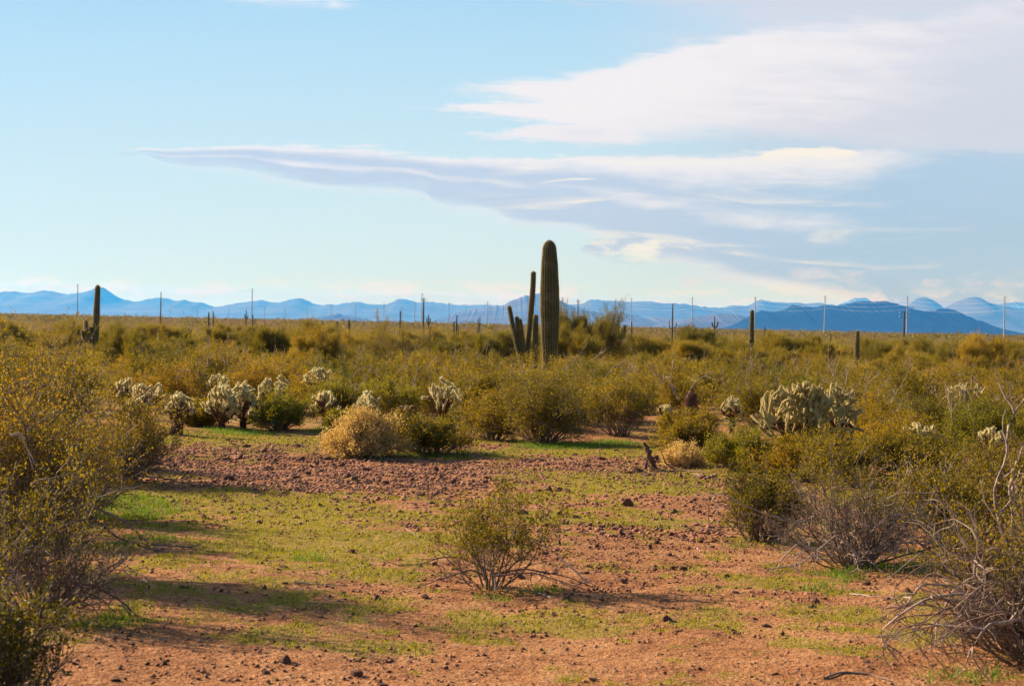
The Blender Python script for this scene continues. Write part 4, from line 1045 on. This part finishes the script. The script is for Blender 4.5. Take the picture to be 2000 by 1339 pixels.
for x, y in pts:
    ban = 'nearest rows of ' if y < 33 else 'middle rows of ' if y < 48 else 'far rows of '
    pr = creo_g[rng.integers(2)] if rng.uniform() < .12 else creo_m[rng.integers(5)]
    sc = rng.uniform(.72, 1.05) * (1 if y > 31 else .85)
    sc = fit(x, y, sc)
    gtxt = 'creosote bushes ' + zone((x, y))
    lab = {'n': 'olive creosote bush in the nearest rows ', 'm': 'olive creosote bush in the middle rows ', 'f': 'olive creosote bush in the far rows '}[ban[0]] + zone((x, y))
    place(pr, (x, y, float(gz(x, y)) - .02), rng.uniform(0, 6.28), (sc * rng.uniform(.9, 1.15), sc * rng.uniform(.9, 1.15), sc), lab, gtxt + ', ' + ban.split()[0])
# palo verdes placed by eye
def pv(label, x, ytop, d, wpx, k, sparse=False, name='palo_verde_tree'):
    b = at(x, d); top = at(x, d, ytop)[2] - b[2]
    s_ = top / palo[k]['height_m']; sx = mpx(wpx, d) / palo[k]['width_m']
    return place(palo[k], tuple(b), k * 1.3 + x, (sx, sx, s_), label, None)
bare = make_bush('palo_verde_tree', 'tree', palo_parts(350, 2.3, 3.0, 7, 16, 22, .13, .008), (M_stem, M_palo), ('trunk', 'crown')); palo.append(bare)
bare2 = make_bush('palo_verde_tree', 'tree', palo_parts(351, 3.2, 3.4, 8, 20, 34, .15, .010), (M_stem, M_palo), ('trunk', 'crown')); palo.append(bare2)
pv('sparse palo verde with visible dark trunk and wide open crown on the skyline', 780, 614, 62, 145, 4)
r = pv('ragged palo verde with dark mistletoe clumps just behind the tall thick saguaro', 1140, 592, 80, 125, 5)
def clumpball(root, locs, matl):
    for (x, y, z, r0) in locs:
        q = 900; v = norm(rng.normal(size=(q, 3))); mb = MB()
        slivers(mb, v * r0 * rng.uniform(.1, .8, (q, 1)), v + rng.normal(size=(q, 3)) * .5, r0 * .5, r0 * .08, rng)
        k = obj('mistletoe_clump', mb.mesh('mistletoe', matl), root); k.location = (x, y, z)
M_mist = plain_mat('mistletoe_twigs', (.05, .03, .012), (.16, .08, .03), 6, .9)
fv = [c for c in r.children if c.name.startswith('crown')][0].data
co = np.zeros(len(fv.vertices) * 3, np.float32); fv.vertices.foreach_get('co', co); co = co.reshape(-1, 3)
cand = co[(co[:, 2] > .5 * r['height_m']) & (co[:, 2] < .8 * r['height_m'])]
for rr in (.26, .2, .3, .2, .22):
    q = cand[rng.integers(len(cand))] * [.8, .8, 1]
    clumpball(r, [(float(q[0]), float(q[1]), float(q[2]), rr)], M_mist)
for lab, x, yt, d, wp, k in [
    ('dark green palo verde mound behind the lone short pale-domed saguaro', 600, 628, 105, 110, 0), ('bright yellow green palo verde under the small thick-armed saguaro', 1395, 642, 95, 170, 1),
    ('yellow green palo verde between the two slim saguaro posts', 1560, 655, 80, 170, 2), ('broad palo verde thicket with dark hollows right of the second slim post', 1790, 664, 82, 190, 3),
    ('brown-tinged palo verde with dark heart near the frame edge', 1960, 662, 52, 190, 1), ('soft palo verde between the armed edge saguaro and the wooden pole', 330, 636, 92, 120, 2),
    ('round palo verde beside the thick column, filling the gap behind it', 1110, 640, 72, 110, 3), ('soft green palo verde left of the slim stem cluster', 940, 652, 76, 150, 0), ('dim green palo verde low before the slim stem cluster', 905, 668, 60, 150, 1),
    ('yellow green palo verde touching the foot of the first slim saguaro post', 1455, 668, 68, 170, 3), ('olive palo verde between candelabra saguaro and trident saguaro', 1290, 660, 80, 130, 0), ('olive palo verde under the trident saguaro', 1330, 668, 66, 140, 2)]:
    pv(lab, x, yt, d, wp, k)
hand2 = [(o.location.x, o.location.y) for o in COL.objects if o.parent is None and o.type == 'EMPTY' and 40 < o.location.y < 300 and o.name.startswith('palo')]
A3 = poisson(-70, 70, 46, 170, 4.4, 16000, okveg, hand2)
A3 = np.array(sorted(map(tuple, A3), key=lambda q: q[1]))[:230]
print('palo', len(A3), A3[-1])
for x, y in A3:
    s_ = rng.uniform(.55, .9)
    if y < 70: s_ *= .82
    s_ = fit(x, y, s_, 2.2, 1.3)
    ban = 'nearer ' if y < 75 else 'farther ' if y < 115 else 'farthest '
    place(palo[rng.integers(4)], (x, y, float(gz(x, y)) - .03), rng.uniform(0, 6.28), (s_ * rng.uniform(.95, 1.35), s_ * rng.uniform(.95, 1.35), s_), 'soft green palo verde in the ' + ban + 'rows ' + zone((x, y)), 'palo verde trees ' + zone((x, y)) + ', ' + ban)
for o in [q for q in COL.objects if q.parent is None and q.get('label') == 'x']:
    if 1:
        for c in list(o.children): bpy.data.objects.remove(c)
        bpy.data.objects.remove(o)
# low scrub nobody could count
def tile_leaves(name, label, P, s, nl, leaf, H, Wd, mat_, seed):
    r_ = np.random.default_rng(seed); N = len(P)
    nh = 7   # a few sprays per bush, so that the outline stays uneven
    a = r_.uniform(0, 6.28, (N, nh)); q = r_.uniform(.15, 1, (N, nh)); hgt = r_.uniform(.35, 1, (N, nh)) * (1.1 - q * .55)
    cen = np.stack([np.cos(a) * q * Wd * .38, np.sin(a) * q * Wd * .38, hgt * H * .8], -1)
    k = r_.integers(0, nh, (N, nl))
    c = cen[np.arange(N)[:, None], k]
    v = norm(r_.normal(size=(N, nl, 3))) * (r_.uniform(0, 1, (N, nl, 1)) ** .5) * np.array([Wd * .2, Wd * .2, H * .26])
    p = (c + v); p[..., 2] = np.abs(p[..., 2])
    base = np.stack([P[:, 0], P[:, 1], gz(P[:, 0], P[:, 1])], 1)
    pos = p * s[:, None, None] + base[:, None]
    d = v * 2 + r_.normal(size=v.shape) * .15 + [0, 0, .12]
    mb = MB(); m = N * nl
    leaves(mb, pos.reshape(-1, 3), d.reshape(-1, 3), np.repeat(leaf * s, nl) * r_.uniform(.6, 1.5, m), np.repeat(leaf * s, nl) * .4, r_)
    tag(obj(name, mb.mesh(name, mat_)), label, None, None, 'stuff')
wide = lambda x, y: (np.abs(x) < .31 * y + 4) & okveg(x, y)
Q1 = poisson(-50, 50, 30, 125, 1.35, 20000, wide); 
tile_leaves('scrub', 'low olive brush between the bushes', Q1, rng.uniform(.55, 1.1, len(Q1)), 420, .055, 1.0, 1.6, M_palo, 5)
Q2 = poisson(-130, 130, 105, 400, 3.1, 40000, wide)
hf = rng.uniform(size=len(Q2)) < .5
tile_leaves('scrub', 'olive green brush on the far flat', Q2[hf], rng.uniform(.8, 1.6, hf.sum()), 190, .12, 1.25, 2.4, M_palo, 6)
tile_leaves('scrub', 'brown and tan brush on the far flat', Q2[~hf], rng.uniform(.7, 1.3, (~hf).sum()), 170, .12, 1.25, 2.4, M_scrub, 8)
Q3 = poisson(-520, 520, 390, 1600, 7.5, 60000, wide)
hf = rng.uniform(size=len(Q3)) < .4
tile_leaves('scrub', 'olive brush along the desert skyline', Q3[hf], rng.uniform(.9, 2.0, hf.sum()), 80, .40, 1.5, 5.0, M_palo, 7)
tile_leaves('scrub', 'brown brush along the desert skyline', Q3[~hf], rng.uniform(.8, 1.6, (~hf).sum()), 70, .40, 1.5, 5.0, M_scrub, 9)
print('scrub', len(Q1), len(Q2), len(Q3))

# ------------------------------------------------------------------ stones, gravel, grass
def hull(seed, n=16, flat=.6):
    r_ = np.random.default_rng(seed); b = bmesh.new()
    v = norm(r_.normal(size=(n, 3))) * r_.uniform(.75, 1.1, (n, 1)) * [1, .8, flat]
    for q in v: b.verts.new(q)
    bmesh.ops.convex_hull(b, input=list(b.verts))
    for q in [q for q in b.verts if not q.link_faces]: b.verts.remove(q)
    bmesh.ops.bevel(b, geom=list(b.edges), offset=.06, segments=1, affect='EDGES')
    m = bpy.data.meshes.new('stone'); b.to_mesh(m); b.free(); m.materials.append(M_rock); return m
hulls = [hull(i, 12 + i % 3 * 3, .55 + .1 * (i % 4)) for i in range(9)]
def stone(loc, w_, h_, k, label, group=None, name='stone'):
    o = obj(name, hulls[k % 9]); z = float(gz(loc[0], loc[1]))
    o.location = (loc[0], loc[1], z + h_ * .10); o.scale = (w_ / 2, w_ / 2, h_ * .62); o.rotation_euler = (rng.uniform(-.35, .35), rng.uniform(-.35, .35), rng.uniform(0, 6.28))
    return tag(o, label, 'stone', group)
heroes = [(467, 893, 30, 26, 'dark angular stone standing alone at the stony strip, biggest near the chollas'), (440, 898, 20, 12, 'flat brown stone next to the biggest angular one by the chollas'), (685, 1078, 22, 13, 'round-backed brown stone lying on the green patch'),
 (556, 1292, 30, 25, 'pyramid-shaped brown stone on bare soil low in the picture'), (725, 1272, 24, 12, 'wedge-shaped brown stone alone on bare orange soil'), (356, 1148, 20, 16, 'dark notched stone beside the low silvery branches'), (432, 1155, 11, 13, 'small upright dark stone right of the notched one'),
 (518, 1152, 14, 26, 'tall narrow stone leaning on a smaller one in the dark grass'), (519, 1165, 16, 14, 'stone at the foot of the tall narrow one'), (555, 1140, 18, 14, 'dark stone next to the tall narrow one in the shade'), (618, 1122, 11, 15, 'upright block of stone below the lush green tuft'), (553, 1108, 24, 10, 'flat dark stone touching the lush green tuft'),
 (736, 1170, 20, 16, 'reddish tilted stone between the flat-topped ones'), (830, 1166, 28, 13, 'broad flat dark stone in front of the lone sparse creosote'), (722, 1146, 17, 11, 'dark domed stone left of the lone creosote'), (670, 1160, 14, 12, 'dark stone at the end of the thin shadow'), (650, 1152, 12, 15, 'brown slab stone near the thin shadow end'),
 (1166, 1066, 15, 12, 'two-toned stone right of the lone creosote'), (1152, 1068, 11, 9, 'dark small stone touching the two-toned one'), (1282, 1060, 20, 13, 'pale-topped stone in the gravelly middle of the clearing'), (1311, 1044, 20, 10, 'black flat stone in the gravelly middle of the clearing'), (1305, 1032, 10, 9, 'black small stone behind the flat black one'), (1385, 1045, 16, 13, 'grey pointed stone under the bent bare branch'),
 (1308, 1084, 14, 14, 'dark block stone below the pale-topped one'), (1280, 1112, 13, 13, 'brown block stone in gravel above the long thin shadow'), (1380, 1166, 20, 14, 'dark domed stone at the long thin shadow'), (1437, 1158, 20, 13, 'dark stone next to the pink one'), (1460, 1150, 20, 13, 'pinkish stone next to the dark one'), (1433, 1232, 11, 11, 'small dark cube of stone alone in sparse grass'),
 (1157, 1328, 20, 12, 'dark stone at the bottom rim of the clearing'), (878, 1012, 18, 12, 'round grey stone just left of the lone creosote crown'), (705, 1031, 16, 7, 'flat tan-topped stone on the green patch'), (573, 1031, 13, 7, 'small dark flat stone on the green patch'), (1297, 992, 24, 14, 'pale split stone in the reddish strip'), (1318, 1000, 18, 10, 'brown stone right against the pale split one'),
 (1245, 922, 34, 26, 'large brown boulder beside the dead stump'), (1228, 925, 18, 14, 'smaller boulder leaning on the large brown one'), (1263, 930, 20, 16, 'dark red stone at the foot of the dead stump'), (1692, 1142, 24, 15, 'dark stone in the shade of the tangle bush'), (1772, 1156, 22, 17, 'black stone behind the bent bare branches'), (1720, 1244, 26, 11, 'grey smooth stone inside the curled branches'),
 (1686, 1294, 32, 9, 'long dark flat stone below the curled branches'), (1514, 1318, 28, 12, 'reddish stone pair piece at the bottom rim'), (147, 1296, 18, 11, 'dark stone on bare orange soil near the corner bush'), (127, 1316, 28, 13, 'brown flat stone next to the corner bush'), (225, 1328, 28, 13, 'rounded dark brown stone low by the corner bush'), (860, 950, 8, 9, 'small pale upright stone by the stony strip')]
for i, (x, y, w_, h_, lab) in enumerate(heroes):
    p = G(x, y); stone(p, mpx(w_, p[1]) * 1.1, mpx(h_, p[1]), i, lab)
def inview(n, y0, y1, m=1.12):
    # even over the ground seen by the camera, with a margin at both sides
    y = np.sqrt(rng.uniform(y0 ** 2, y1 ** 2, n)); x = rng.uniform(-1, 1, n) * (.278 * y * m + .3); return x, y
x, y = inview(60000, 8.6, 26)
c_, l_, rk = masks(x, y)
keep = np.nonzero(rng.uniform(size=len(x)) < rk ** 1.5 * .9)[0][:240]
for j, i in enumerate(keep):
    X, Y = project(x[i:i + 1], y[i:i + 1], np.zeros(1)); X, Y = X[0], Y[0]
    col_ = 'by the big edge creosotes' if X < 420 else 'left of the lone creosote' if X < 860 else 'round the lone creosote' if X < 1130 else 'towards the tangle bush' if X < 1450 else 'round the tangle bush'
    row = 'in the far stony strip ' if Y < 990 else 'in the gravelly clearing ' if Y < 1180 else 'on the bare soil in front '
    w_ = rng.uniform(.035, .10) * (1 + .5 * (y[i] > 16))
    stone((x[i], y[i]), w_, w_ * rng.uniform(.5, .9), int(rng.integers(9)), 'small reddish stone ' + row + col_, 'small stones ' + row + col_)
def gravel(name, label, x, y, s, r_):
    n = len(x); O = np.array([[1, 0, 0], [0, 1, 0], [-1, 0, 0], [0, -1, 0], [0, 0, 1], [0, 0, -1.]])
    V = O[None] * r_.uniform(.55, 1.15, (n, 6, 1)) + r_.normal(size=(n, 6, 3)) * .18
    a = r_.uniform(0, 6.28, n); ca, sa = np.cos(a)[:, None], np.sin(a)[:, None]
    V = np.stack([V[..., 0] * ca - V[..., 1] * sa, V[..., 0] * sa + V[..., 1] * ca, V[..., 2] * .65], -1) * s[:, None, None]
    V += np.stack([x, y, gz(x, y) + s * .0 + .002], 1)[:, None]
    T = np.array([[0, 1, 4], [1, 2, 4], [2, 3, 4], [3, 0, 4], [1, 0, 5], [2, 1, 5], [3, 2, 5], [0, 3, 5]])
    F = (np.arange(n)[:, None, None] * 6 + T[None]).reshape(-1, 3)
    mb = MB(); mb.add(V, F); tag(obj(name, mb.mesh(name, M_gravel)), label, None, None, 'stuff')
x, y = inview(260000, 8.2, 28); c_, l_, rk = masks(x, y)
k = rng.uniform(size=len(x)) < np.clip(rk * 1.3 - c_ * .2, .2, 1) * .95; x, y = x[k], y[k]
s = .004 + .017 * rng.uniform(size=len(x)) ** 3.4; s = s * (1 + (y > 15) * .9)
gravel('gravel', 'loose reddish gravel strewn over the soil', x, y, s, rng)
print('gravel', len(x))
def grass(name, label, x, y, h, wd, mat_, lean=.7):
    n = len(x); mb = MB()
    slivers(mb, np.stack([x, y, gz(x, y) - .002], 1), np.concatenate([rng.normal(size=(n, 2)) * lean, np.ones((n, 1))], 1), h, wd, rng)
    tag(obj(name, mb.mesh(name, mat_)), label, None, None, 'stuff')
x, y = inview(700000, 8.2, 28); c_, l_, rk = masks(x, y)
t_ = fbm(x / .06, y / .06, 61, 2)
k = rng.uniform(size=len(x)) < sstep(.25, .9, c_) * sstep(.42, .58, t_ + c_ * .12); x, y = x[k], y[k]
grass('grass', 'thin yellow green ground cover in patches on the soil', x, y, rng.uniform(.012, .038, len(x)), .007, M_grass)
x, y = inview(420000, 8.2, 30); c_, l_, rk = masks(x, y)
k = rng.uniform(size=len(x)) < l_; x, y = x[k], y[k]
grass('grass', 'lush bright green grass in the shade of bushes', x, y, rng.uniform(.03, .085, len(x)), .006, M_lush, .45)
print('lush', len(x))
# ------------------------------------------------------------------ dead stump, log, sticks
b = G(1267, 918); d = b[1]
M_stump = plain_mat('stump_wood', (.06, .03, .02), (.22, .12, .07), 40, .95, .004)
root = empty('dead_stump', tuple(b)); tag(root, 'dark gnarled dead stump leaning above the brown boulders', 'stump')
mb = MB(); P = np.array([at(x_, d, y_) for x_, y_ in ((1281, 925), (1276, 905), (1268, 892), (1266, 878), (1259, 868), (1258, 862))]) - b
s_ = np.linspace(0, 5, 16); P = np.stack([np.interp(s_, np.arange(6), P[:, j]) for j in range(3)], 1) + np.random.default_rng(4).normal(size=(16, 3)) * .006
tubes(mb, P[None], (np.interp(s_, [0, 2, 3, 4, 5], [.03, .036, .034, .02, .008]) * np.random.default_rng(4).uniform(.8, 1.25, 16))[None], 9)
obj('trunk', mb.mesh('stump_wood', M_stump, False), root)
for c in (((1276, 905), (1285, 895), (1284, 888)), ((1260, 925), (1262, 905), (1266, 895))):
    mb = MB(); P = np.array([at(x_, d - .05, y_) for x_, y_ in c]) - b; tubes(mb, P[None], np.array([[.022, .018, .006]]), 7); obj('branch_stub', mb.mesh('stump_stub', M_stump), root)
sticks = [('bent grey stick standing beside the dead stump', [(1320, 918), (1300, 905), (1292, 885)], .012, M_deaddark), ('low grey dead branch lying right of the dead stump', [(1285, 922), (1330, 921), (1390, 924)], .015, M_deaddark), ('dark fallen branch end by the low grey dead branch', [(1360, 930), (1385, 936), (1400, 930)], .02, M_deaddark),
          ('short dark stick lying on the green patch', [(792, 1032), (805, 1040), (818, 1049)], .007, M_deaddark), ('long thin pale stick lying between the shaded stones', [(575, 1138), (620, 1142), (680, 1144)], .006, M_dead), ('thin pale stick below the long one', [(572, 1152), (600, 1153), (612, 1156)], .006, M_dead),
          ('pale stick curling over soil in front of the curled branches', [(1662, 1160), (1700, 1166), (1745, 1168)], .007, M_dead), ('dead stick lying flat at the bottom rim', [(1610, 1325), (1650, 1314), (1700, 1318), (1740, 1330)], .007, M_deaddark), ('small pale stick beside the pinkish stone', [(1360, 1070), (1368, 1078)], .006, M_dead),
          ('pale bent stick near the lone creosote foot', [(1048, 1158), (1066, 1164), (1086, 1170)], .006, M_dead)]
for lab, c, rad, mt in sticks:
    gnd = [G(*q) for q in c]; b = gnd[0].copy()
    P = np.array([q + [0, 0, rad * .8] for q in gnd]) - b
    if 'standing' in lab: P = np.array([at(x_, b[1], y_) for x_, y_ in c]) - b
    s_ = np.linspace(0, len(c) - 1, 12); P = np.stack([np.interp(s_, np.arange(len(c)), P[:, j]) for j in range(3)], 1) + rng.normal(size=(12, 3)) * rad * .35
    mb = MB(); tubes(mb, P[None], np.linspace(1, .5, 12)[None] * rad, 7)
    tag(obj('stick', mb.mesh('stick', mt, True), None, tuple(b)), lab, 'stick')
# fallen cholla pieces
for lab, x_, y_ in (('white curled cholla joint fallen on the grass under the wide mound', 456, 826), ('straw-coloured cholla joint fallen near the white curled one', 441, 830), ('pale fallen cholla joint at the edge of the mound shade', 402, 829)):
    b = G(x_, y_); root = empty('fallen_cholla_joint', tuple(b)); tag(root, lab, 'cactus joint')
    bo = MB(); a_ = np.linspace(0, 3.6, 6); P = np.stack([np.cos(a_) * .05, a_ * 0, .03 + np.sin(a_) * .045], 1)[None]; tubes(bo, P, np.full((1, 6), .014), 7); obj('body', bo.mesh('joint_body', M_choll, True), root)
    sp = MB(); q = 500; ii = np.zeros(q, int); p_, d_ = pick(rng, P[ii], rng.uniform(0, 1, q)); v = norm(rng.normal(size=(q, 3))); slivers(sp, p_ + v * .01, v, .02, .003, rng); obj('spines', sp.mesh('joint_spines', M_straw), root)
